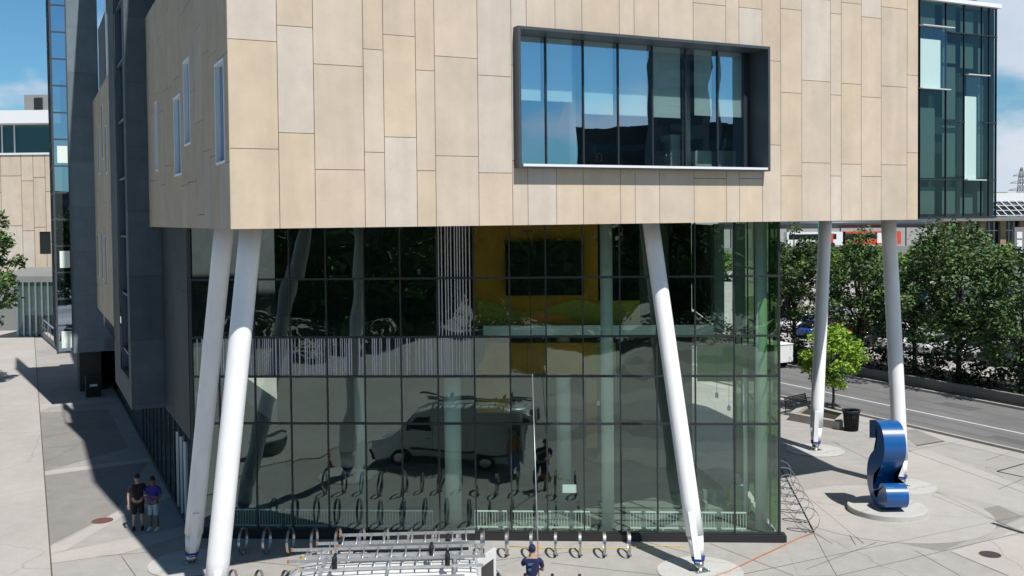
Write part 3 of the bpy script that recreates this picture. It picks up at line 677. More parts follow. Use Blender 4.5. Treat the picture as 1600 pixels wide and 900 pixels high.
# manholes
for (px, py, r_, mm, lb) in ((160,814,.34,'rust','rust coloured round manhole cover on the left paving'), (1547,867,.30,'iron','dark round manhole cover on the light slab at lower right')):
    o = ground(px, py); m = MB(); m.lathe(Vector((o.x,o.y,.012)), [(r_,0),(r_,.008),(r_*.92,.009),(r_*.9,.006),(r_*.6,.006),(r_*.58,.009),(.01,.009)], 32, sm=False); m.build('manhole_cover', mm, label=lb, cat='manhole cover', origin=o)
# ------------------------------------------------------------------ bike rings
def ring_mesh(r=.385, w=.075, th=.014):
    m = MB(); n = 40; rings = []
    for k in range(n+1):
        a = 2*math.pi*k/n; cx, cz = math.cos(a), math.sin(a)
        rings.append([Vector((sx, cx*rr, r+.02+cz*rr)) for sx, rr in ((-w/2, r-th), (w/2, r-th), (w/2, r), (-w/2, r))])
    m.rings(rings, cap=False, sm=False); return m
rb = thing('bike_ring', '', 'bike rack', (0,0,0), 0, 'steel ring bike racks')
hoop = ring_mesh().build('hoop', 'steel', rb); hoop.data.polygons.foreach_set('use_smooth', [False]*len(hoop.data.polygons))
m = MB(); m.lathe((0,0,0), [(.08,.005),(.08,.018)], 16); m.build('foot_plate', 'steel', rb)
first = True
def place_ring(p, rz, lab, grp, s=1):
    global first
    o = rb if first else copy_tree(rb); first = False
    o.location = p; o.rotation_euler.z = rz; o['label'] = lab; o['group'] = grp
    return o
gy = math.atan2(GU.y, GU.x)
pa, pb = ground(380, 866), ground(983, 869)
ordn = ['first','second','third','fourth','fifth','sixth','seventh','eighth','ninth','tenth','eleventh','twelfth','thirteenth','fourteenth','fifteenth','sixteenth','seventeenth']
for k in range(17):
    p = pa.lerp(pb, k/16); place_ring((p.x, p.y, .012), gy, 'steel ring bike rack at the foot of the glass wall, %s from the left' % ordn[k], 'ring racks along the glass wall')
pa, pb = ground(363, 938), ground(906, 946)
for k in range(14):
    p = pa.lerp(pb, k/13); place_ring((p.x, p.y, .012), gy, 'steel ring bike rack in the nearer row by the van, %s from the left' % ordn[k], 'ring racks in the row nearer the camera')
pa, pb = ground(1261, 832), ground(1214, 742)
for k in range(7):
    p = pa.lerp(pb, k/7); place_ring((p.x, p.y, .012), R(75), 'steel ring bike rack beyond the corner of the glass wall, %s from the front' % ordn[k], 'ring racks beyond the corner')
m = MB(); m.tube([ground(1219,728,.03), ground(1240,768,.03), ground(1272,831,.03)], .02, 6); m.build('cable', 'rubber_black', label='dark cable lying along the ring racks beyond the glass corner', cat='cable', origin=ground(1272,831))
m = MB(); hp = [ground(x, y, .025) for x, y in ((1272,832),(1250,840),(1225,852),(1190,868),(1165,880),(1140,892),(1110,904))]; m.tube(hp, .016, 6); m.build('hose', 'orange_plastic', label='thin orange hose running over the paving from the glass corner', cat='hose', origin=ground(1272,832))
m = MB(); m.tube([ground(x, y, .02) for x, y in ((790,853),(850,856),(900,857),(960,857),(1030,853),(1072,854))], .012, 6); m.build('hose', 'yellow_plastic', label='thin yellowish hose behind the bike rings by the window cleaner', cat='hose', origin=ground(900,857))
# ------------------------------------------------------------------ sculpture
base = ground(1388, 799); 
t = thing('sculpture', 'tall glossy blue curling ribbon sculpture on a round concrete plinth', 'sculpture', base)
PX = [(188,75),(212,74),(236,78),(258,98),(275,125),(289,165),(297,215),(302,270),(302,320),(297,360),(285,400),(268,430),(245,458),(228,478),(219,505),(216,540),(216,590),(221,625),(233,652),(248,668)]
back = [(188,210),(245,212),(244,240),(236,275),(220,305),(198,332),(182,362),(172,405),(168,450),(168,500),(172,550),(181,600),(196,650),(216,692),(240,722),(262,738)]
def cv(x, y):
    s = (x-168)/83.0; z = 1.5
    for _ in range(8): z = (667-y+6.49*s*(10-z))/218
    return s, z
cs, cz, cr = 1.47, .50, .40
circ = [(cs+cr*math.cos(a), cz+cr*math.sin(a)) for a in [R(200-k*22) for k in range(0, 17)] ]   # over the top, round the front, to the bottom
fr_ = [cv(*p) for p in PX]; bk_ = [cv(*p) for p in back]
prof = fr_+[(cs-cr*1.0, cz-.05)] 
circ = [(cs+cr*math.cos(R(178-k*18)), cz+cr*math.sin(R(178-k*18))) for k in range(0, 15)]
poly = fr_+circ+list(reversed(bk_))
Z0 = .20; W_ = .72
Yb = base.y+.9; Xb = base.x-.40
def sp(s, z, e): return Vector((Xb+e, Yb-s, Z0+max(z, 0)))
bm = bmesh.new()
vl = [bm.verts.new(sp(s_, z_, 0)-base) for s_, z_ in poly]; vr = [bm.verts.new(sp(s_, z_, W_)-base) for s_, z_ in poly]
n = len(poly)
for i in range(n):
    f = bm.faces.new((vl[i], vl[(i+1)%n], vr[(i+1)%n], vr[i])); f.smooth = True
cl_ = [bm.verts.new(v_.co) for v_ in vl]; cr_2 = [bm.verts.new(v_.co) for v_ in vr]; fa = bm.faces.new(list(reversed(cl_))); fb = bm.faces.new(cr_2); bmesh.ops.triangulate(bm, faces=[fa, fb])
bmesh.ops.recalc_face_normals(bm, faces=[f for f in bm.faces if len(f.verts) == 4])
me = bpy.data.meshes.new('ribbon'); bm.to_mesh(me); bm.free(); me.materials.append(MAT['sculpt'])
for p in me.polygons: p.use_smooth = len(p.vertices) == 4
try: me.set_sharp_from_angle(angle=R(40))
except Exception: pass
o = bpy.data.objects.new('ribbon', me); col.objects.link(o); o.parent = t
m = MB(); m.box(sp(cv(288,300)[0]+.25, 1.9, .38)-Vector((0,0,0)), Vector((.3,0,0)), Vector((0,-.004,0)), Vector((0,0,.05))); 
m = MB(); m.lathe(Vector((base.x-.05, base.y, .01)), [(1.27,0),(1.27,.17),(1.25,.19)], 64, sm=False); m.build('plinth', 'conc_disc', t)
# ------------------------------------------------------------------ foliage
def leaf_cloud(mb, centers, n, size, colors, rnd):
    for (c, r) in centers:
        for _ in range(n):
            d = Vector((rnd.gauss(0,1), rnd.gauss(0,1), rnd.gauss(0,.8))); d = d.normalized()*r*(rnd.random()**.45)
            p = Vector(c)+d; s = size*rnd.uniform(.6,1.3)
            a = Vector((rnd.uniform(-1,1), rnd.uniform(-1,1), rnd.uniform(-.6,.6))).normalized(); b = a.cross(Vector((rnd.uniform(-1,1), rnd.uniform(-1,1), rnd.uniform(-1,1)))).normalized()
            k = rnd.choice(colors); f = rnd.uniform(.75,1.25); mb.face([p-a*s, p-b*s*.5, p+a*s, p+b*s*.5], (k[0]*f, k[1]*f, k[2]*f))
GREEN = [(.05,.10,.028),(.07,.14,.033),(.04,.08,.026),(.095,.165,.05),(.13,.19,.075)]
LIME = [(.20,.34,.03),(.24,.38,.035),(.15,.28,.025),(.28,.42,.06)]
DARKG = [(.03,.055,.02),(.04,.07,.022),(.025,.045,.018)]
def make_tree(label, loc, h, rx, zb, nclump, nleaf, size, colors, seed, trunk=.14, group=None, name='tree', lean=0):
    rnd = random.Random(seed); t = thing(name, label, 'tree', loc, 0, group); o = Vector(loc)
    m = MB(); tz = zb+(h-zb)*.6
    m.tube([o, o+Vector((.05,0,zb*.6)), o+Vector((lean*.5,.05,tz*.75)), o+Vector((lean,0,h*.9))], [trunk, trunk*.8, trunk*.5, trunk*.12], 10)
    cents = []; cz = (zb+h)/2; rz = (h-zb)/2
    for k in range(nclump):
        while True:
            d = Vector((rnd.uniform(-1,1), rnd.uniform(-1,1), rnd.uniform(-1,1)))
            if .25 < d.length < 1: break
        w = 1-.35*max(0, d.z)
        c = o+Vector((d.x*rx*w+lean*.6, d.y*rx*w, cz+d.z*rz)); r = rx*rnd.uniform(.16,.30); cents.append((c, r))
        if k % 3 == 0:
            s0 = o+Vector((0,0,zb*.7+(c.z-o.z-zb*.7)*.35)); m.tube([s0, s0.lerp(c, .5)+Vector((0,0,-.1)), c], [trunk*.35, trunk*.2, .015], 5)
    m.build('trunk', 'bark', t)
    m = MB(); leaf_cloud(m, cents, nleaf, size, colors, rnd); m.build('crown', 'leaf', t)
    return t
def Bt(px, u=44.0):
    v = side(px, 500, u)[0]; return B(u, v, .1)
make_tree('broad dark green street tree beyond the road at far right with visible trunk', Bt(1497), 9.5, 3.6, 1.5, 112, 110, .13, GREEN, 1, .2, 'street trees beyond the road')
make_tree('dark street tree seen between the two right-hand white columns', Bt(1343), 8.6, 2.8, 1.6, 84, 105, .13, GREEN[:4], 2, .18, 'street trees beyond the road')
make_tree('dark street tree just right of the glass wall corner', Bt(1240), 9.4, 2.6, 1.8, 84, 105, .13, GREEN[:3]+[(.05,.06,.03)], 3, .18, 'street trees beyond the road')
make_tree('green street tree cut by the right edge of the photo', Bt(1596), 8.0, 3.0, 1.0, 90, 110, .13, GREEN, 4, .18, 'street trees beyond the road')
make_tree('street tree directly behind the right white column', Bt(1428, 45), 7.4, 2.2, 1.6, 62, 100, .13, GREEN[:3], 5, .16, 'street trees beyond the road')
make_tree('bright lime green young tree in the square planter', ground(1301,642), 4.7, 1.55, 1.15, 56, 100, .10, LIME, 6, .08)
# left tree
make_tree('green leafy tree cut by the left edge of the photo', Vector((-32.3, 60, 0)), 12.4, 2.5, 3.4, 60, 90, .16, GREEN, 8, .2)
# undergrowth beyond the road
rnd = random.Random(21); m = MB(); cents = []
for k in range(210): cents.append((B(rnd.uniform(42.2,46.5), 2+k*.28, rnd.uniform(.3,1.6)), rnd.uniform(.5,.9)))
leaf_cloud(m, cents, 90, .13, DARKG, rnd); m.build('undergrowth', 'leaf', label='dark low shrubs under the street trees beyond the road', cat='shrubs', kind='stuff')
# hedge trees in front of the terminal
hb = make_tree('', (0,0,0), 5.5, 3.6, .3, 40, 70, .28, [(.11,.20,.03),(.08,.15,.03),(.13,.22,.04)], 9, .2, 'bushes in front of the transit terminal', 'bush')
hs = [(x, 150) for x in range(28, 92, 5)]
for k, (x, y) in enumerate(hs):
    o = hb if k == 0 else copy_tree(hb); o.location = (x+random.uniform(-1,1), y+random.uniform(-3,3), 0); s = random.uniform(.85,1.1); o.scale = (s*1.1, s, s); o.rotation_euler.z = random.uniform(0,6)
    o['label'] = 'rounded green bush in the belt between car park and transit terminal'; o['category'] = 'bush'
# ------------------------------------------------------------------ planter, bench, bin, box
pl = [ground(*p) for p in ((1233,657),(1311,672),(1327,658),(1258,641))]
ctr = sum(pl, Vector())/4
t = thing('tree_planter', 'low square concrete planter kerb around the lime green tree', 'planter', ctr)
m = MB()
for i in range(4):
    a, b = pl[i], pl[(i+1)%4]; d = (b-a).normalized(); nn = (ctr-(a+b)/2); nn -= d*nn.dot(d); nn.normalize()
    m.box(a+nn*.0+d*(.0 if i%2==0 else .3), d*((b-a).length-(0 if i%2==0 else .6)), nn*.3, Z*.38)
m.build('kerb', 'kerb', t)
m = MB(); m.face([ctr+(p-ctr)*.85+Z*.22 for p in pl]); m.build('soil', 'soil', t)
o = ground(1254, 648); t = thing('bench', 'black slatted metal bench behind the slanted white column', 'bench', o, 0)
bd = (ground(1285,640)-ground(1235,651)).normalized(); bn = Vector((-bd.y, bd.x, 0))
def slats(base, n, along, off, up, w, name):
    m = MB()
    for k in range(n): m.box(base+off*k, along, off*.6+up*.0+Vector((0,0,.0001)), Z*.03) if name == 'seat' else m.box(base+off*k, along, bn*.03, Z*.05)
    m.build(name, 'rubber_black', t)
L_ = 1.8; bo = o-bd*.7
m = MB()
for k in range(6): m.box(bo+Z*.44+bn*(.08*k), bd*L_, bn*.055, Z*.025)
m.build('seat', 'rubber_black', t); m = MB()
for k in range(5): m.box(bo+Z*(.52+.075*k)+bn*(.5+.02*k), bd*L_, bn*.025, Z*.055)
m.build('backrest', 'rubber_black', t)
for e_ in (0, L_-.05):
    m = MB(); q = bo+bd*e_
    m.tube([q+bn*.02, q+bn*.02+Z*.66], .025, 8); m.build('leg', 'rubber_black', t); m = MB(); m.tube([q+bn*.5, q+bn*.5+Z*.5, q+bn*.6+Z*.9], .025, 8); m.build('leg', 'rubber_black', t)
    m = MB(); m.tube([q+bn*.0+Z*.66, q+bn*.25+Z*.69, q+bn*.55+Z*.66], .025, 8); m.build('armrest', 'rubber_black', t)
o = ground(1330, 673); t = thing('litter_bin', 'round black slatted litter bin beside the planter', 'bin', o)
m = MB(); m.lathe(o, [(.27,.04),(.33,.86)], 24); m.build('liner', 'black', t)
m = MB()
for k in range(28):
    a = 2*math.pi*k/28; c_, s_ = math.cos(a), math.sin(a); m.tube([o+Vector((.30*c_,.30*s_,.03)), o+Vector((.35*c_,.35*s_,.8)), o+Vector((.41*c_,.41*s_,.96))], .016, 5)
m.build('slats', 'rubber_black', t)
m = MB(); m.lathe(o, [(.42,.94),(.43,.98),(.38,.98),(.37,.94)], 28); m.build('rim', 'dark_metal', t); m = MB(); m.lathe(o, [(.335,.86),(.34,.93),(.30,.93)], 24, cap=False); m.build('bag', 'cloth_blue', t)
# white lorry box seen past the glass corner
o = ground(1240, 575); t = thing('box_trailer', 'plain white box trailer parked by the far kerb past the glass corner', 'trailer', o)
m = MB(); m.box(o-U*1.6-V*.0+Z*.42, U*1.55, V*3.2, Z*1.15); m.build('body', 'bus_white', t)
m = MB(); m.box(o-U*1.64-V*.04+Z*1.57, U*1.63, V*3.28, Z*.05); m.build('roof', 'roof_white', t)
for a, b in ((.1,.9),(.1,2.2),(-1.75,.9),(-1.75,2.2)):
    m = MB(); c0 = o+U*(a-.15)+V*b+Z*.3; m.tube([c0-U*.1, c0+U*.1], .3, 16); m.build('wheel', 'tyre', t)
# ------------------------------------------------------------------ cars
def car_mesh(t, color, L=4.5, W=1.8, H=1.45, van=False):
    def sec(x, w, zb, zt, k=.06):
        hw = w/2; return [Vector((x,y,z)) for y,z in ((-hw+k,zb),(-hw,zb+k*2),(-hw,zt-k*2),(-hw+k,zt-k*.5),(-hw+k*3,zt),(hw-k*3,zt),(hw-k,zt-k*.5),(hw,zt-k*2),(hw,zb+k*2),(hw-k,zb))]
    m = MB(); B_ = [(0,.84,.35,.62),(.12,.95,.22,.8),(.6,1,.2,.93),(1.4,1,.2,.96),(2.6,1,.2,.94),(3.5,1,.2,.90),(4.2,.95,.2,.78),(4.45,.86,.3,.62)]
    m.rings([sec(x*L/4.5, w*W, zb, zt) for x,w,zb,zt in B_]); m.build('body', color, t)
    m = MB(); C_ = [(.35,.8,.9,.96),(.95,.78,.9,H-.08),(1.6,.76,.9,H-.02),(2.4,.76,.9,H-.02),(3.3,.82,.88,.95)]
    m.rings([sec(x*L/4.5, w*W, zb, zt, .04) for x,w,zb,zt in C_]); m.build('windows', 'car_glass', t)
    m = MB(); R_ = [(.9,.72,H-.07,H-.04),(1.3,.72,H-.05,H+.01),(2.3,.72,H-.05,H+.01),(2.5,.68,H-.08,H-.03)]
    m.rings([sec(x*L/4.5, w*W, zb, zt, .01) for x,w,zb,zt in R_]); m.build('roof', color, t)
    for x in (.8, 3.6):
        for y in (-W/2+.02, W/2-.02):
            m = MB(); m.tube([Vector((x*L/4.5,y-.1,.32)), Vector((x*L/4.5,y+.1,.32))], .32, 18, sm=False); m.build('wheel', 'tyre', t)
paints = {'white':(.7,.7,.7),'silver':(.42,.43,.45),'black':(.015,.015,.017),'red':(.4,.02,.02),'blue':(.02,.06,.25),'grey':(.12,.125,.13)}
protos = {}
for k_, c_ in paints.items():
    mat('paint_'+k_, c_, .25, coat=.5)
rnd = random.Random(4); cnt = 0
for row, (uu, fl) in enumerate(((52,0),(58,1),(68,0),(74,1),(85,0),(91,1),(102,0))):
    for k in range(12):
        if rnd.random() < .18: continue
        vv = 10+k*2.9+row*4; c_ = rnd.choice(['white','white','silver','silver','black','red','blue','grey','grey'])
        p = B(uu, vv, .02); px = 800+p.x/p.y*F
        if px < 1215 or px > 1600: continue
        rz_ = T+(math.pi if fl else 0)+R(rnd.uniform(-2,2))
        if c_ not in protos:
            t = thing('parked_car', '', 'car', (0,0,0), 0, 'cars in the car park'); car_mesh(t, 'paint_'+c_); protos[c_] = t; o = t
        else: o = copy_tree(protos[c_])
        o.location = p; o.rotation_euler.z = rz_; cnt += 1
        o['label'] = '%s car parked in the car park behind the street trees' % c_; o['group'] = '%s cars in the car park' % c_
# ------------------------------------------------------------------ transit terminal far right
t = thing('transit_terminal', 'long low transit terminal with brick piers and glazed bays behind the car park', 'building', (60,195,0))
ZF, ZR = 3.9, 9.1
m = MB(); m.box((20,190,0), (120,0,0), (0,1,0), (0,0,ZF)); m.build('retaining_wall', 'wall_grey', t)
m = MB(); m.box((84,196,ZF), (60,0,0), (0,.3,0), (0,0,ZR-ZF)); m.build('glazing', 'car_glass', t)
for k in range(10):
    m = MB(); m.box((84+k*3.9,195,ZF), (1.1,0,0), (0,.9,0), (0,0,ZR-ZF-.6)); m.build('brick_pier', 'brick', t)
m = MB()
for k in range(40): m.box((85+k*.98,195.85,ZF), (.12,0,0), (0,.12,0), (0,0,ZR-ZF-.8))
m.box((84,195.82,ZF+2.6), (42,0,0), (0,.1,0), (0,0,.14)); m.build('window_bars', 'white_metal', t)
m = MB(); m.box((80,193,ZR-.6), (70,0,0), (0,8,0), (0,0,.75)); m.build('canopy', 'wall_grey', t)
m = MB(); m.face([(92,197,ZR+.2),(130,197,ZR+.2),(130,203,ZR+3.2),(92,203,ZR+3.2)]); gr = m.build('sloped_glass_roof', 'car_glass', t)
m = MB()
for k in range(26):
    x = 92+k*1.5; m.box((x,196.95,ZR+.25), (.16,0,0), (0,6,3), (0,-.06,.12))
for k in range(4): m.box((92,196.9+k*2,ZR+.3+k*1), (38,0,0), (0,.14,.07), (0,-.06,.12))
m.build('roof_bars', 'white_metal', gr)
m = MB(); m.box((92,203.2,ZR+1), (60,0,0), (0,10,0), (0,0,4)); m.build('upper_hall', 'roof_white', t)
t = thing('bus_shelter', 'long pale curved bus platform canopy behind the street trees', 'shelter', (60,192,ZF))
m = MB(); m.rings([[Vector((x, 191+2.2*math.cos(a), ZF+4.4+.9*math.sin(a))) for a in [R(k*30) for k in range(12)]] for x in (40, 81.5)]); m.build('canopy', 'frame_grey', t); t.children
for k in range(10): m = MB(); m.tube([(42+k*4.2,191,ZF),(42+k*4.2,191,ZF+4)], .12, 8); m.build('post', 'dark_metal', t)
for k, (x, c1, lb) in enumerate(((62.5,'bus_red','red bus with white stripe at the platform behind the trees'),(52,'bus_white','white bus at the platform partly hidden by the trees'))):
    t = thing('bus', lb, 'bus', (x,190.6,ZF)); m = MB(); o = Vector((x,188,ZF))
    m.box(o+Vector((0,0,.4)), (11,0,0), (0,2.4,0), (0,0,2.5)); m.build('body', c1, t)
    m = MB(); m.box(o+Vector((.3,-.02,1.5)), (9,0,0), (0,.02,0), (0,0,1.0)); m.build('windows', 'car_glass', t)
    m = MB(); m.box(o+Vector((6.5,-.03,.7)), (2.2,0,0), (0,.01,0), (0,0,1.9)); m.build('side_panel', 'bus_white' if k == 0 else 'bus_red', t)
    for xx in (2, 8.6): m = MB(); m.tube([o+Vector((xx,-.05,.45)), o+Vector((xx,.3,.45))], .45, 16, sm=False); m.build('wheel', 'tyre', t)
o = Vector((57.5,160,0)); t = thing('platform_sign', 'teal sign on a tall grey pole behind the leftmost street tree', 'sign', (50.6,160,0)); m = MB(); m.tube([(50.6,160,0),(50.6,160,9.4)], .1, 8); m.build('pole', 'wall_grey', t)
m = MB(); m.box((49.2,159.9,6.6), (1.6,0,0), (0,.15,0), (0,0,2.4)); m.build('panel', 'teal_sign', t)
# pylon
pyl = depth(1596, 300, 700); o = Vector((pyl.x, 700, 0)); t = thing('electricity_pylon', 'distant lattice electricity pylon on the skyline at far right', 'pylon', o)
m = MB(); H_ = 42; 
lv = [0,8,15,21,26,30,34,38,H_]; hw = [5,4,3.2,2.5,2,1.7,1.4,1.1,.3]
cr_ = lambda k: [o+Vector((sx*hw[k], sy*hw[k], lv[k])) for sx, sy in ((-1,-1),(1,-1),(1,1),(-1,1))]
for k in range(len(lv)-1):
    a_, b_ = cr_(k), cr_(k+1)
    for i in range(4): m.tube([a_[i], b_[i]], .22, 4); m.tube([a_[i], b_[(i+1)%4]], .14, 4); m.tube([a_[(i+1)%4], b_[i]], .14, 4)
m.build('mast', 'wall_grey', t)
for zz, w_ in ((26,9),(31,8),(36,6)):
    m = MB(); m.tube([o+Vector((-w_,0,zz)), o+Vector((w_,0,zz))], .25, 4); m.tube([o+Vector((-w_,0,zz)), o+Vector((0,0,zz+2.4))], .15, 4); m.tube([o+Vector((w_,0,zz)), o+Vector((0,0,zz+2.4))], .15, 4); m.build('cross_arm', 'wall_grey', t)
# distant town
for k, (px, y0, y1, Y, mm, lb) in enumerate(((1565,300,334,500,'brick_pale','distant pale tan block on the skyline behind the terminal'),(1577,303,334,520,'roof_white','distant whitish block on the skyline behind the terminal'))):
    p = depth(px, y0, Y); t = thing('distant_block', lb, 'building', (p.x, Y, 0)); m = MB(); m.box((p.x-3,Y,0), (6,0,0), (0,8,0), (0,0,p.z)); m.build('wall', mm, t); m = MB()
    for j in range(3): m.box((p.x-2.4, Y-.1, p.z-3-j*2.6), (4.8,0,0), (0,.1,0), (0,0,1.2))
    m.build('windows', 'car_glass', t)
o = depth(1598, 360, 75)
t = thing('info_kiosk', 'grey kiosk panel with pale notices at the right edge above the trees', 'kiosk', (o.x, 75, 0)); m = MB(); m.box((o.x-.6,75,0), (2,0,0), (0,.4,0), (0,0,depth(1598,355,75).z)); m.build('body', 'wall_grey', t)
m = MB()
for j in range(3): m.box((o.x-.45,74.97,depth(1598,358,75).z-.7-j*.62), (.4,0,0), (0,.02,0), (0,0,.5))
m.build('notice', 'roof_white', t)
# ------------------------------------------------------------------ left background building
Yf = 92; pxz = lambda px, py, Y=Yf: depth(px, py, Y)
t = thing('rear_wing', 'tan panelled wing with white roof band and dark glazing behind the left walkway', 'building', (-50, Yf, 0))
zb_, zt_ = pxz(40,432).z, pxz(40,241).z; xr = pxz(90,300).x
cl = [-62.0]
while cl[-1] < xr-1.5: cl.append(cl[-1]+random.choice((1.1,1.6,2.2,1.9)))
cl.append(xr+4)
hw_ = (pxz(62,400).x, pxz(62,397).z, pxz(80,400).x, pxz(62,362).z)
m = MB(); fnb = lambda s,z,d: Vector((s, Yf+d, z)); panels(m, fnb, cl, zb_, zt_, 4.6, [random.uniform(0,4) for _ in cl], [hw_], beige_c, gap=.05); backing(m, fnb, -62, xr+4, zb_, zt_, [hw_], .03, (.12,.09,.06)); m.build('wall', 'beige', t)
m = MB(); m.box((hw_[0],Yf+.1,hw_[1]), (hw_[2]-hw_[0],0,0), (0,.1,0), (0,0,hw_[3]-hw_[1])); m.build('window', 'car_glass', t)
m = MB(); m.box((-62,Yf+.6,zt_), (xr+66,0,0), (0,.2,0), (0,0,pxz(40,192).z-zt_)); g_ = m.build('glazing', 'glass_tower', t)
m = MB(); m.box((-62,Yf+3,zt_), (xr+66,0,0), (0,.2,0), (0,0,3)); m.build('inner_wall', 'interior', g_)
m = MB()
for k in range(14): m.box((-61+k*1.15,Yf+.5,zt_), (.1,0,0), (0,.12,0), (0,0,pxz(40,192).z-zt_))
m.box((-62,Yf-.1,zt_-.05), (xr+66,0,0), (0,.8,0), (0,0,.18)); m.build('mullion', 'white_metal', g_)
z_a, z_b = pxz(40,194).z, pxz(40,174).z
m = MB(); m.box((-62,Yf-1.0,z_a), (xr+65.5,0,0), (0,12,0), (0,0,z_b-z_a)); m.build('roof', 'roof_white', t)
a_ = pxz(38,172,100); b_ = pxz(76,148,100)
m = MB(); m.box((a_.x,100,z_b-.5), (b_.x-a_.x+2,0,0), (0,4,0), (0,0,b_.z-z_b+.5)); ph = m.build('roof_volume', 'wall_grey', t)
m = MB(); m.box((pxz(53,160,99.9).x,99.9,z_b), (pxz(66,160,99.9).x-pxz(53,160,99.9).x,0,0), (0,.1,0), (0,0,b_.z-z_b-.3)); m.build('louvre', 'black', ph)
m = MB(); m.box((-62,Yf+.5,0), (xr+66,0,0), (0,.3,0), (0,0,zb_+.1)); m.build('lower_wall', 'wall_grey', t)
# slatted white fence and ramp railing
p0, p1 = ground(-5, 500), ground(34, 498)
t = thing('slat_fence', 'tall white vertical slat fence at the end of the left walkway', 'fence', p0)
m = MB(); n = 34
for k in range(n): q = p0.lerp(p1, k/(n-1)); m.box(q+Z*.9, Vector((.09,0,0)), Vector((0,.05,0)), Z*3.6)
m.build('slats', 'white_metal', t); m = MB(); m.box(p0+Vector((0,.1,1.0)), (p1-p0), Vector((0,.08,0)), Z*.1); m.box(p0+Vector((0,.1,4.2)), (p1-p0), Vector((0,.08,0)), Z*.1); m.build('rail', 'frame_grey', t)
m = MB(); m.box(p0-Vector((0,.1,0)), (p1-p0), Vector((0,.4,0)), Z*.8); m.build('base', 'wall_grey', t)
q0, q1 = ground(34, 498), ground(90, 548)
t = thing('ramp_railing', 'grey ramp railing descending to the left walkway below the tan wing', 'railing', q0)
dd = (q1-q0); dn = dd.normalized()
m = MB(); m.box(q0, dd, Vector((.3,.2,0)), Z*.5); m.build('kerb_wall', 'conc_light', t)
m = MB(); m.tube([q0+Z*1.9, q1+Z*1.5], .05, 6); m.tube([q0+Z*1.2, q1+Z*.9], .03, 6)
for k in range(15): q = q0+dd*(k/14); m.tube([q+Z*.5, q+Z*(1.9-.4*k/14)], .03, 5)
m.build('balustrade', 'alu', t)
t = thing('glass_canopy', 'grey lean-to canopy with glazed screens below the tan wing', 'canopy', (-44, 86, 0))
m = MB(); ca, cb = depth(8, 432, 86), depth(88, 448, 82); m.box(Vector((ca.x, 84, ca.z-.4)), (cb.x-ca.x+4,0,0), (0,6,.5), (0,0,.5)); m.build('roof', 'wall_grey', t)
m = MB(); m.box((ca.x,88,0), (cb.x-ca.x+4,0,0), (0,.2,0), (0,0,ca.z-.2)); m.build('screen', 'glass_tower', t)
m = MB()
for k in range(22): m.box((ca.x+k*.55,87.8,0), (.12,0,0), (0,.1,0), (0,0,ca.z-.4))
m.build('posts', 'white_metal', t)
# ------------------------------------------------------------------ behind the camera (mirrored in the glass)
bt = make_tree('', (0,0,0), 13, 4.6, .3, 110, 90, .28, GREEN[:3], 31, .25, 'trees facing the glass wall across the plaza', 'tree')
for k in range(17):
    o = bt if k == 0 else copy_tree(bt); o.location = (-62+k*7.0+random.uniform(-1,1), -19.5+random.uniform(-1.5,1.5), 0); s = random.uniform(.85,1.15); o.scale = (s,s,s); o.rotation_euler.z = random.uniform(0,6)
    o['label'] = 'dark tree across the plaza, mirrored in the glass wall'; o['category'] = 'tree'
rnd = random.Random(77); m = MB(); cents = [(Vector((rnd.uniform(-60,50), rnd.uniform(-16,-13.5), rnd.uniform(.5,2.6))), rnd.uniform(1.2,1.9)) for _ in range(190)]
leaf_cloud(m, cents, 70, .26, GREEN[:3], rnd); m.build('shrub_belt', 'leaf', label='dark shrubs under the trees across the plaza, mirrored in the glass', cat='shrubs', kind='stuff')
t = thing('facing_block', 'dark brick block across the plaza mirrored faintly in the glass wall', 'building', (0,-48,0))
m = MB(); m.box((-80,-60,0), (150,0,0), (0,12,0), (0,0,15)); m.build('wall', 'interior', t)
for k in range(18):
    m = MB()
    for j in range(4): m.box((-76+k*8,-47.95,1.5+j*3.5), (4,0,0), (0,.04,0), (0,0,1.8))
    m.build('window', 'car_glass', t)
t = thing('apartment_tower', 'dark apartment tower mirrored in the upper picture window', 'building', (92,-23,0))
mat('tower_wall', (.10,.11,.11), .8, var=.2, scale=.2)
tr_ = Matrix.Rotation(R(-30), 3, 'Z'); o = Vector((92,-23,0))
m = MB(); m.box(o, tr_@Vector((0,8.5,0)), tr_@Vector((15,0,0)), Z*52); m.build('wall', 'tower_wall', t)
for j in range(15):
    m = MB(); m.box(o+tr_@Vector((-.06,.8,0))+Z*(2+j*3.3), tr_@Vector((0,6.9,0)), tr_@Vector((.04,0,0)), Z*1.5); w = m.build('window', 'car_glass', t)
    m = MB(); m.box(o+tr_@Vector((-1.1,2.0,0))+Z*(1.1+j*3.3), tr_@Vector((0,3,0)), tr_@Vector((1.05,0,0)), Z*.9); m.build('balcony', 'tower_wall', t)
t = thing('parking_garage', 'long dark low block mirrored along the bottom of the upper picture window', 'building', (92.8,-33.3,0))
o = Vector((92.8,-33.3,0)); m = MB(); m.box(o, tr_@Vector((0,23,0)), tr_@Vector((12,0,0)), Z*22.5); m.build('wall', 'interior', t)
for j in range(6):
    m = MB(); m.box(o+tr_@Vector((-.05,1,0))+Z*(2+j*3.4), tr_@Vector((0,21,0)), tr_@Vector((.04,0,0)), Z*1.2); m.build('window_band', 'car_glass', t)
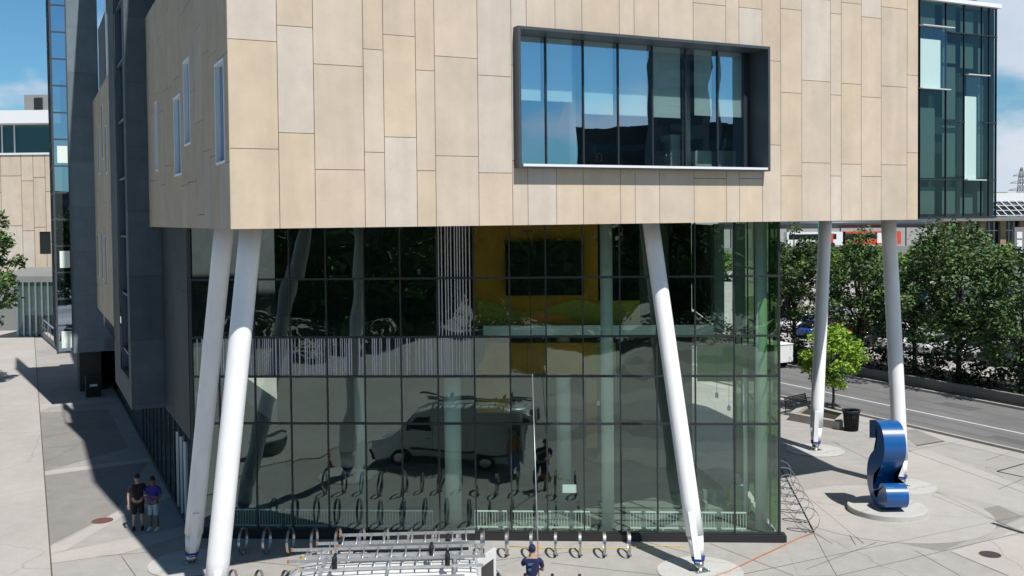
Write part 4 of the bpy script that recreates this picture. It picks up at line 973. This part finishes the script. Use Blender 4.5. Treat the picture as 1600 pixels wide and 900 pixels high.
# planter and cones near the van (seen mirrored)
def mirror(px, py):        # ground point whose mirror image in the glass lies at this pixel
    p = ground(px, py); d = (p-GL).dot(GV); return p-GV*2*d
o = mirror(425, 712); t = thing('round_planter', 'round dark green planter tub with pale rim standing on the plaza', 'planter', o)
m = MB(); m.lathe(o, [(.62,.01),(.72,.7)], 32); m.build('tub', 'planter_green', t); m = MB(); m.lathe(o, [(.74,.68),(.76,.78),(.66,.78),(.64,.68)], 32, cap=False); m.build('rim', 'conc_disc', t); m = MB(); m.lathe(o, [(.65,.70),(.05,.72)], 24); m.build('soil', 'conc_mid', t)
for (px, py, lb) in ((858,748,'red traffic cone on the plaza near the window cleaner'), (522,733,'red traffic cone on the plaza in front of the van')):
    o = mirror(px, py); t = thing('traffic_cone', lb, 'traffic cone', o, 0, 'red traffic cones'); m = MB(); m.lathe(o, [(.17,.03),(.03,.7)], 20); m.build('cone', 'cone_red', t); m = MB(); m.cbox(o, .42,.42,.03); m.build('base', 'rubber_black', t); m = MB(); m.lathe(o, [(.112,.33),(.082,.47)], 20, cap=False); m.build('stripe', 'roof_white', t)
# ------------------------------------------------------------------ van
VX, VY, VR = -.80, 21.25, R(3.2)
vt = thing('work_van', 'white high-roofed work van with ladders strapped on its roof rack', 'van', (VX, VY, 0), math.pi+VR)
def vsec(x, w, zb, zt, sh=.09, belt=None):
    hw = w/2; top = zt; k = .05; L2 = []
    h = zt-zb; pts = [(hw-.04,zb),(hw,zb+.12),(hw,zb+h*.45),(hw-.015,zb+h*.62),(hw-sh*.6,zt-.28*min(1,h/1.6)),(hw-sh-.03,zt-.10),(hw-sh-.12,zt-.03),(hw-sh-.3,zt)]
    L2 = [Vector((x,-y,z)) for y, z in pts]+[Vector((x,y,z)) for y, z in reversed(pts)]
    return L2
st = [(0,1.96,.35,2.42),(.06,2.02,.32,2.50),(.5,2.04,.30,2.53),(2.0,2.04,.30,2.54),(3.3,2.04,.30,2.52),(3.9,2.03,.30,2.42),(4.05,2.02,.30,2.32),(4.9,2.0,.30,1.52),(5.1,1.98,.3,1.38),(5.6,1.9,.3,1.2),(5.8,1.75,.34,1.0),(5.88,1.6,.4,.8)]
def vloc(m, name, mm, parent=vt, **k):
    me = bpy.data.meshes.new(name); me.from_pydata([tuple(v) for v in m.v], [], m.f); me.polygons.foreach_set('use_smooth', m.smooth); me.materials.append(MAT[mm]); me.update()
    o = bpy.data.objects.new(name, me); col.objects.link(o); o.parent = parent
    return o
m = MB(); m.rings([vsec(*s) for s in st]); body = vloc(m, 'body', 'paint_white')
m = MB()   # windscreen
m.face([(4.12,-.80,2.285),(4.12,.80,2.285),(4.88,.90,1.57),(4.88,-.90,1.57)]); vloc(m, 'windscreen', 'car_glass')
for s_ in (-1, 1):
    m = MB(); y = s_*1.03
    q = [(3.35,y*.988,1.45),(4.62,y*.985,1.45),(4.5,y*.975,1.62),(4.0,y*.95,2.12),(3.35,y*.945,2.16)]
    m.face(q if s_ > 0 else list(reversed(q))); vloc(m, 'side_window', 'car_glass')
    m = MB(); m.cbox((4.45, s_*1.2, 1.42), .12,.22,.38); vloc(m, 'wing_mirror', 'rubber_black')
    m = MB(); m.cbox((5.62, s_*.78, .85), .18,.3,.26); vloc(m, 'headlight', 'lamp_clear')
    m = MB(); m.box((.0, s_*1.0-.01, 1.0), (-.02,0,0), (0,.05*-s_,0), (0,0,.6)); vloc(m, 'tail_light', 'lamp_red')
    for x in (1.05, 4.75):
        m = MB(); m.tube([(x, s_*.80, .35),(x, s_*1.03, .35)], .35, 24, sm=False); w = vloc(m, 'wheel', 'tyre'); m = MB(); m.tube([(x, s_*1.0, .35),(x, s_*1.04, .35)], .19, 16, sm=False); vloc(m, 'rim', 'steel', w)
for s_ in (-1, 1):
    m = MB()
    for x in (3.28, 1.95): m.box((x, s_*1.021-.003, .5), (.015,0,0), (0,.006,0), (0,0,1.5))
    m.box((.2, s_*1.023-.006, .62), (4.2,0,0), (0,.012,0), (0,0,.09)); m.box((3.4, s_*1.024-.01, 1.15), (.2,0,0), (0,.02,0), (0,0,.035)); vloc(m, 'side_trim', 'rubber_black')
m = MB(); m.cbox((5.86,0,.35), .16,1.7,.35); vloc(m, 'bumper', 'rubber_black'); m = MB(); m.cbox((5.84,0,.78), .06,1.0,.22); vloc(m, 'grille', 'rubber_black')
m = MB(); m.face([(-.012,-.9,.5),(-.012,.9,.5),(-.012,.9,2.2),(-.012,-.9,2.2)]); vloc(m, 'load_bay_opening', 'black')
for s_, an in ((-1, R(242)), (1, R(100))):
    m = MB(); hinge = Vector((-.02, s_*.98, .45)); d = Matrix.Rotation(an, 3, 'Z')@Vector((0, 0, 0))
    dr = Vector((math.cos(an), math.sin(an), 0)); nr = Vector((-dr.y, dr.x, 0))
    m.box(hinge, dr*.92, nr*.06, Z*1.85); dobj = vloc(m, 'rear_door', 'paint_white')
    for off in (-.004, .064):
        m = MB(); p = hinge+dr*.14+Z*1.02+nr*off; m.face([p, p+dr*.64, p+dr*.64+Z*.62, p+Z*.62]); vloc(m, 'pane', 'car_glass', dobj)
m = MB()
for x in (.5, 1.9, 3.3):
    m.box((x-.03,-.95,2.62), (.06,0,0), (0,1.9,0), (0,0,.05))
    for y in (-.9,.9): m.box((x-.03,y-.03,2.44), (.06,0,0), (0,.06,0), (0,0,.2))
m.tube([(.3,-.92,2.66),(3.5,-.92,2.66),(3.95,-.9,2.5)], .02, 6); m.tube([(.3,.92,2.66),(3.5,.92,2.66),(3.95,.9,2.5)], .02, 6); m.build('dummy','alu') if False else vloc(m, 'roof_rack', 'alu')
m = MB()
for x, y in ((.65,-.55),(3.0,-.55),(.65,.55),(3.0,.55),(1.0,.0)):
    m.cbox((x,y,2.74), .10,.08,.24)
    m.tube([(x,y-.18,2.98),(x,y+.18,2.98)], .035, 8)
vloc(m, 'rack_clamp', 'rubber_black')
def ladder(label, x0, x1, y, z, w=.42, n=12, cap='orange_plastic'):
    t = thing('ladder', label, 'ladder', Matrix.Translation(vt.location)@Matrix.Rotation(math.pi+VR,4,'Z')@Vector((x0,y,z)), math.pi+VR, 'ladders strapped on the van roof'); t.rotation_euler.x = R(-9)
    L = x1-x0
    for s_ in (-1,1): m = MB(); m.box((0,s_*w/2-.015,0), (L,0,0), (0,.026,0), (0,0,.062)); vloc(m, 'rail', 'alu', t)
    m = MB(); k = .2
    while k < L-.1: m.tube([(k,-w/2,.042),(k,w/2,.042)], .017, 8); k += .30
    vloc(m, 'rungs', 'alu', t)
    for s_ in (-1,1): m = MB(); m.box((L-.02,s_*w/2-.021,-.004), (.04,0,0), (0,.036,0), (0,0,.070)); vloc(m, 'end_cap', cap, t)
    return t
ladder('upper aluminium ladder on the far side of the van roof, with orange end caps', .05, 3.05, -.62, 2.92, .5)
ladder('lower aluminium ladder on the far side of the van roof', .35, 3.55, -.54, 2.76, .56)
ladder('long aluminium ladder on the near side of the van roof, reaching over the windscreen', -.15, 4.0, .05, 2.84, .5)
ladder('lower aluminium ladder under the long one on the near side of the van roof', -.10, 3.75, .16, 2.70, .56, cap='yellow_plastic')
t = thing('pole_bundle', 'dark telescopic poles lying between the ladders on the van roof', 'pole', Matrix.Translation(vt.location)@Matrix.Rotation(math.pi+VR,4,'Z')@Vector((0,-.3,2.8)), math.pi+VR)
for k in range(3): m = MB(); m.tube([(.2,k*.05-.05,0),(3.0-k*.3,k*.05-.05,.01)], .018, 6); vloc(m, 'pole', 'rubber_black', t)
# ------------------------------------------------------------------ people
def skin_mesh(name, verts, edges, radii, mm, parent, sub=2):
    me = bpy.data.meshes.new(name+'_s'); me.from_pydata([tuple(v) for v in verts], edges, []); o = bpy.data.objects.new(name+'_s', me); col.objects.link(o)
    md = o.modifiers.new('s', 'SKIN'); sv = me.skin_vertices[0].data
    for i, r in enumerate(radii): sv[i].radius = (r, r) if not isinstance(r, tuple) else r
    sv[0].use_root = True; s2 = o.modifiers.new('b', 'SUBSURF'); s2.levels = sub; s2.render_levels = sub; md.use_smooth_shade = True
    dg = bpy.context.evaluated_depsgraph_get(); ev = o.evaluated_get(dg); nm = bpy.data.meshes.new_from_object(ev); nm.name = name
    bpy.data.objects.remove(o); nm.materials.clear(); nm.materials.append(MAT[mm])
    for p in nm.polygons: p.use_smooth = True
    o = bpy.data.objects.new(name, nm); col.objects.link(o); o.parent = parent; return o
def person(label, loc, rz, hands, skin, shirt, lower, shoes, shorts=True, hat=None, headdir=(0,1,-.25), h=1.76, stance=.13, step=0.0, elbows=None, stout=1.0):
    """facing +y locally; hands = (left xyz, right xyz) local at h=1.76"""
    t = thing('person', label, 'person', loc, rz); S = h/1.76
    P = lambda *a: Vector(a)
    hd = Vector(headdir).normalized()
    v = []; e = []; r = []
    def add(p, rad, prev=None):
        v.append(Vector(p)*S); r.append(rad*S if not isinstance(rad, tuple) else (rad[0]*S, rad[1]*S)); i = len(v)-1
        if prev is not None: e.append((prev, i))
        return i
    pel = add((0,0,.96), (.155*stout,.11*stout)); wa = add((0,.01,1.12), (.14*stout,.105*stout), pel); ch = add((0,.0,1.33), (.165*stout,.115*stout), wa); nb = add((0,-.01,1.47), .075, ch); nk = add((0,.01,1.53), .055, nb)
    hc = P(0,.01,1.53)+Vector((hd.x*.03, .035+hd.y*.02, .10)); h1 = add(hc, (.078,.092), nk); h2 = add(hc+Vector((0,.005,.075)), (.075,.09), h1)
    hc2 = hc+Vector((0,.0,.03))
    wr = []
    for s_, hp in ((-1, hands[0]), (1, hands[1])):
        sh = add((s_*.17,0,1.42), .062*stout, ch); so = add((s_*.215,0,1.39), .055, sh)
        el = P(*elbows[0 if s_ < 0 else 1]) if elbows else (P(s_*.24,-.02,1.1))
        ei = add(el, .042, so); hp = P(*hp); mid = add(el.lerp(hp,.5), .037, ei); wi = add(hp, .026, mid); d = (hp-el).normalized()
        pm = add(hp+d*.05, (.036,.02), wi); side_ = d.cross(Vector((0,0,1))); side_ = side_.normalized() if side_.length > .1 else Vector((1,0,0))
        for q in range(4):
            f0 = add(hp+d*.095+side_*(.027-.018*q), .0095, pm); f1 = add(hp+d*(.125+.012*(1 if q in (1,2) else 0))+side_*(.028-.019*q)+Vector((0,0,-.008)), .0085, f0); add(hp+d*(.148+.012*(1 if q in (1,2) else 0))+side_*(.026-.018*q)+Vector((0,0,-.022)), .007, f1)
        th = add(hp+d*.045+side_*.042, .011, pm); add(hp+d*.085+side_*.058, .009, th)
        wr.append(hp)
    for s_ in (-1, 1):
        y = step*s_; hip = add((s_*.09,0,.9), .092*stout, pel); kn = add((s_*(stance*.85),.02+y*.5,.5), .058, hip); ca = add((s_*stance*.95,-.01+y*.8,.34), .055, kn); an = add((s_*stance,y-.01,.09), .036, ca); add((s_*stance*1.1,y+.07,.035), .034, an); 
    skin_mesh('body', v, e, r, skin, t)
    # face
    m = MB(); hcS = hc*S
    fw = Vector((hd.x, abs(hd.y), 0)).normalized(); rt = Vector((fw.y,-fw.x,0))
    m.tube([hcS+fw*.085*S+Z*.03*S, hcS+fw*.112*S-Z*.005*S], [.008*S,.014*S], 8); vloc(m, 'nose', skin, t)
    m = MB()
    for s_ in (-1,1): m.lathe(hcS+fw*.088*S+rt*s_*.032*S+Z*.035*S, [(.002,-.009),(.011,0),(.002,.009)], 8)
    vloc(m, 'eyes', 'black', t); m = MB(); m.tube([hcS+fw*.09*S-rt*.022*S-Z*.035*S, hcS+fw*.09*S+rt*.022*S-Z*.035*S], .005, 6); vloc(m, 'mouth', 'lamp_red', t)
    for s_ in (-1,1): m = MB(); m.lathe(hcS+rt*s_*.08*S+Z*.02*S, [(.004,-.03),(.016,-.01),(.018,.015),(.004,.03)], 8); vloc(m, 'ear', skin, t)
    # hair or cap
    m = MB(); n1 = 16; rg = []
    for k in range(7):
        a = R(-5+k*15.5); zz = math.sin(a)*.115; rr = math.cos(a)*.097
        rg.append([hcS+Vector((rr*.92*math.cos(2*math.pi*j/n1), rr*1.1*math.sin(2*math.pi*j/n1)-.014, zz+.055-(.04 if math.sin(2*math.pi*j/n1) < -.2 and k == 0 else 0)))*S for j in range(n1)])
    m.rings(rg); hr = vloc(m, 'cap' if hat else 'hair', hat or 'hair', t)
    if hat: m = MB(); m.cbox(hcS+fw*.13+Z*.05, .15,.1,.012); vloc(m, 'peak', hat, t)
    # shirt
    v2, e2, r2 = [], [], []
    def ad2(p, rad, prev=None):
        v2.append(Vector(p)*S); r2.append((rad[0]*S, rad[1]*S) if isinstance(rad, tuple) else rad*S); i = len(v2)-1
        if prev is not None: e2.append((prev, i))
        return i
    a0_ = ad2((0,0,.90), (.175*stout,.13*stout)); a1_ = ad2((0,.01,1.1), (.165*stout,.125*stout), a0_); a2_ = ad2((0,0,1.33), (.18*stout,.13*stout), a1_); a3_ = ad2((0,-.01,1.46), .085, a2_)
    for k_, s_ in enumerate((-1,1)):
        b_ = ad2((s_*.18,0,1.41), .073*stout, a2_); c_ = ad2((s_*.22,0,1.37), .068, b_); el = P(*elbows[k_]) if elbows else P(s_*.24,-.02,1.1); ad2(P(s_*.22,0,1.37).lerp(el,.7), .062, c_)
    sh_ = skin_mesh('shirt', v2, e2, r2, shirt, t)
    v2, e2, r2 = [], [], []
    a0_ = ad2((0,0,.97), (.162*stout,.12*stout)); 
    zk = .52 if shorts else .08
    for s_ in (-1,1):
        y = step*s_; b_ = ad2((s_*.09,0,.87), .11*stout, a0_); k_ = ad2((s_*stance*.83,.02+y*.5,.56), .092, b_)
        if not shorts: k2 = ad2((s_*stance*.95,y*.8,.32), .075, k_); ad2((s_*stance,y,.1), .062, k2)
        else: ad2((s_*stance*.85,.02+y*.5,.50), .09, k_)
    skin_mesh('shorts' if shorts else 'trousers', v2, e2, r2, lower, t)
    for s_ in (-1,1):
        m = MB(); y = step*s_; c = Vector((s_*stance*1.03,y+.05,0))
        m.rings([[c+Vector((math.cos(a)*w, math.sin(a)*l+oy, z)) for a in [R(q*30) for q in range(12)]] for w,l,oy,z in ((.047,.135,0,.012),(.052,.14,0,.03),(.048,.125,0,.065),(.038,.07,-.045,.10),(.036,.05,-.055,.125))]); vloc(m, 'shoe', shoes, t)
    return t
# worker seen from the back, looking up at the glass
hp = ground(834, 988)
W0 = Vector((depth(832,900,24.7).x, 24.75, .012))
tip = G(gp(825, 362)[0], -.12, gp(825, 362)[1])
grip = W0+Vector((.16, .34, 1.22)); foot_p = grip+(grip-tip).normalized()*.95
wk = person('window cleaner seen from behind in navy cap and navy shirt holding a long pole', W0, 0, ((.02,.42,1.42), (.15,.30,1.1)), 'skin', 'cloth_navy', 'cloth_navy', 'cloth_black', shorts=True, hat='cloth_navy', headdir=(0,1,.4), elbows=((-.24,.14,1.22),(.27,.08,1.12)), stance=.15, step=.05)
m = MB()
for k, (z_, w_) in enumerate(((1.36,.12),(1.33,.09),(1.22,.08),(1.18,.05))): m.box((-.10,-.158+.004*k,z_), (w_,0,0), (0,.004,0), (0,0,.012))
vloc(m, 'shirt_print', 'cloth_blue', wk)
t = thing('cleaning_pole', 'very long thin water-fed cleaning pole leaning up the glass wall to its top', 'pole', foot_p)
k1 = foot_p.lerp(tip, .13)
m = MB(); m.tube([foot_p, k1], [.018,.016], 8); m.build('lower_section', 'orange_plastic', t); m = MB(); m.tube([k1, k1.lerp(tip,.5)], [.015,.013], 8); m.build('middle_section', 'alu', t); m = MB(); m.tube([k1.lerp(tip,.5), tip], [.014,.011], 8); m.build('upper_section', 'rubber_black', t)
m = MB(); m.box(tip-GU*.16-GV*.02, GU*.32, GV*.1, Z*.06); m.build('brush', 'rubber_black', t)
m = MB(); m.tube([foot_p, foot_p+Vector((.1,-.2,-.2)), foot_p+Vector((.3,-.5,-.25)), Vector((foot_p.x+.8,foot_p.y-.8,.03)), Vector((foot_p.x-.6,foot_p.y-2.2,.03))], .01, 6); m.build('feed_hose', 'yellow_plastic', t)
pA, pB = ground(216, 828), ground(241, 829)
person('man in black T-shirt and black shorts standing at left beside his companion', (pA.x, pA.y, .012), R(200), ((-.27,.10,.86), (.27,.06,.86)), 'skin', 'cloth_black', 'cloth_black', 'cloth_black', headdir=(.1,1,-.6), elbows=((-.26,.02,1.12),(.28,-.03,1.12)), stout=1.08, h=1.80)
person('person in purple T-shirt, pale denim shorts and white shoes looking at a phone', (pB.x, pB.y, .012), R(165), ((-.07,.30,1.23), (.06,.31,1.25)), 'skin_dark', 'cloth_purple', 'cloth_denim', 'cloth_white', headdir=(0,1,-.8), elbows=((-.27,.04,1.10),(.27,.04,1.10)), h=1.74)
q = Vector((pB.x,pB.y,0))+Matrix.Rotation(R(165),3,'Z')@Vector((0,.40,1.27)); m = MB(); m.cbox(q, .08,.15,.01, R(165)); m.build('phone', 'roof_white', label='phone held up by the person in purple at left', cat='phone', origin=q)
o = mirror(806, 741); person('person in orange top standing behind the van, mirrored in the glass', (o.x, o.y, .012), R(30), ((-.25,.1,.85),(.25,.1,.85)), 'skin', 'orange_plastic', 'cloth_blue', 'cloth_black', shorts=False)
# ------------------------------------------------------------------ light
EL = R(57); sd = (-V+U*.125).normalized()
sdir = Vector((sd.x*math.cos(EL), sd.y*math.cos(EL), math.sin(EL)))
su = bpy.data.lights.new('sun', 'SUN'); su.energy = 5.6; su.angle = R(.53); su.color = (1,.965,.915)
so = bpy.data.objects.new('sun_lamp', su); col.objects.link(so); so.rotation_euler = (-sdir).to_track_quat('-Z', 'Y').to_euler(); so.location = (0,0,60)
w = bpy.data.worlds.new("World"); sc.world = w; w.use_nodes = True; N = w.node_tree.nodes; L = w.node_tree.links
bg = N['Background']; sky = N.new('ShaderNodeTexSky'); sky.sky_type = 'NISHITA'; sky.sun_disc = False; sky.sun_elevation = EL; sky.sun_rotation = math.atan2(sd.x, sd.y)
sky.dust_density = .6; sky.ozone_density = 1.2; sky.air_density = 1.0
tc = N.new('ShaderNodeTexCoord'); mp = N.new('ShaderNodeMapping'); mp.inputs['Scale'].default_value = (1,1,2.2); mp.inputs['Location'].default_value = (.35,.1,0); L.new(tc.outputs['Generated'], mp.inputs[0])
nz = N.new('ShaderNodeTexNoise'); nz.inputs['Scale'].default_value = 4.2; nz.inputs['Detail'].default_value = 10; nz.inputs['Roughness'].default_value = .55; L.new(mp.outputs[0], nz.inputs[0])
sx = N.new('ShaderNodeSeparateXYZ'); L.new(tc.outputs['Generated'], sx.inputs[0])
ad = N.new('ShaderNodeMath'); ad.operation = 'MULTIPLY_ADD'; ad.inputs[1].default_value = .11; L.new(sx.outputs[0], ad.inputs[0]); L.new(nz.outputs['Fac'], ad.inputs[2])
ay_ = N.new('ShaderNodeMath'); ay_.operation = 'MULTIPLY_ADD'; ay_.inputs[1].default_value = .10; L.new(sx.outputs[1], ay_.inputs[0]); L.new(ad.outputs[0], ay_.inputs[2])
cr2 = N.new('ShaderNodeMapRange'); cr2.inputs['From Min'].default_value = .53; cr2.inputs['From Max'].default_value = .67; L.new(ay_.outputs[0], cr2.inputs[0]); cr2.interpolation_type = 'SMOOTHSTEP'
n2 = N.new('ShaderNodeTexNoise'); n2.inputs['Scale'].default_value = 5; n2.inputs['Detail'].default_value = 6; L.new(mp.outputs[0], n2.inputs[0])
cc = N.new('ShaderNodeMix'); cc.data_type = 'RGBA'; cc.inputs[6].default_value = (5.2,7.0,9.6,1); cc.inputs[7].default_value = (12.2,12.8,13.4,1); L.new(n2.outputs['Fac'], cc.inputs[0])
tn = N.new('ShaderNodeMix'); tn.data_type = 'RGBA'; tn.blend_type = 'MULTIPLY'; tn.inputs[0].default_value = 1; tn.inputs[7].default_value = (.70,1.22,1.50,1); L.new(sky.outputs[0], tn.inputs[6])
mx_ = N.new('ShaderNodeMix'); mx_.data_type = 'RGBA'; L.new(cr2.outputs[0], mx_.inputs[0]); L.new(tn.outputs[2], mx_.inputs[6]); L.new(cc.outputs[2], mx_.inputs[7])
zr_ = N.new('ShaderNodeMapRange'); zr_.inputs['From Min'].default_value = .36; zr_.inputs['From Max'].default_value = .75; zr_.inputs['To Min'].default_value = 1; zr_.inputs['To Max'].default_value = .30; L.new(sx.outputs[2], zr_.inputs[0])
vs_ = N.new('ShaderNodeVectorMath'); vs_.operation = 'SCALE'; L.new(mx_.outputs[2], vs_.inputs[0]); L.new(zr_.outputs[0], vs_.inputs['Scale']); L.new(vs_.outputs[0], bg.inputs[0]); bg.inputs['Strength'].default_value = .07
sc.view_settings.view_transform = 'Standard'; sc.view_settings.look = 'None'; sc.view_settings.exposure = 0
sc.cycles.max_bounces = 10; sc.cycles.transparent_max_bounces = 12
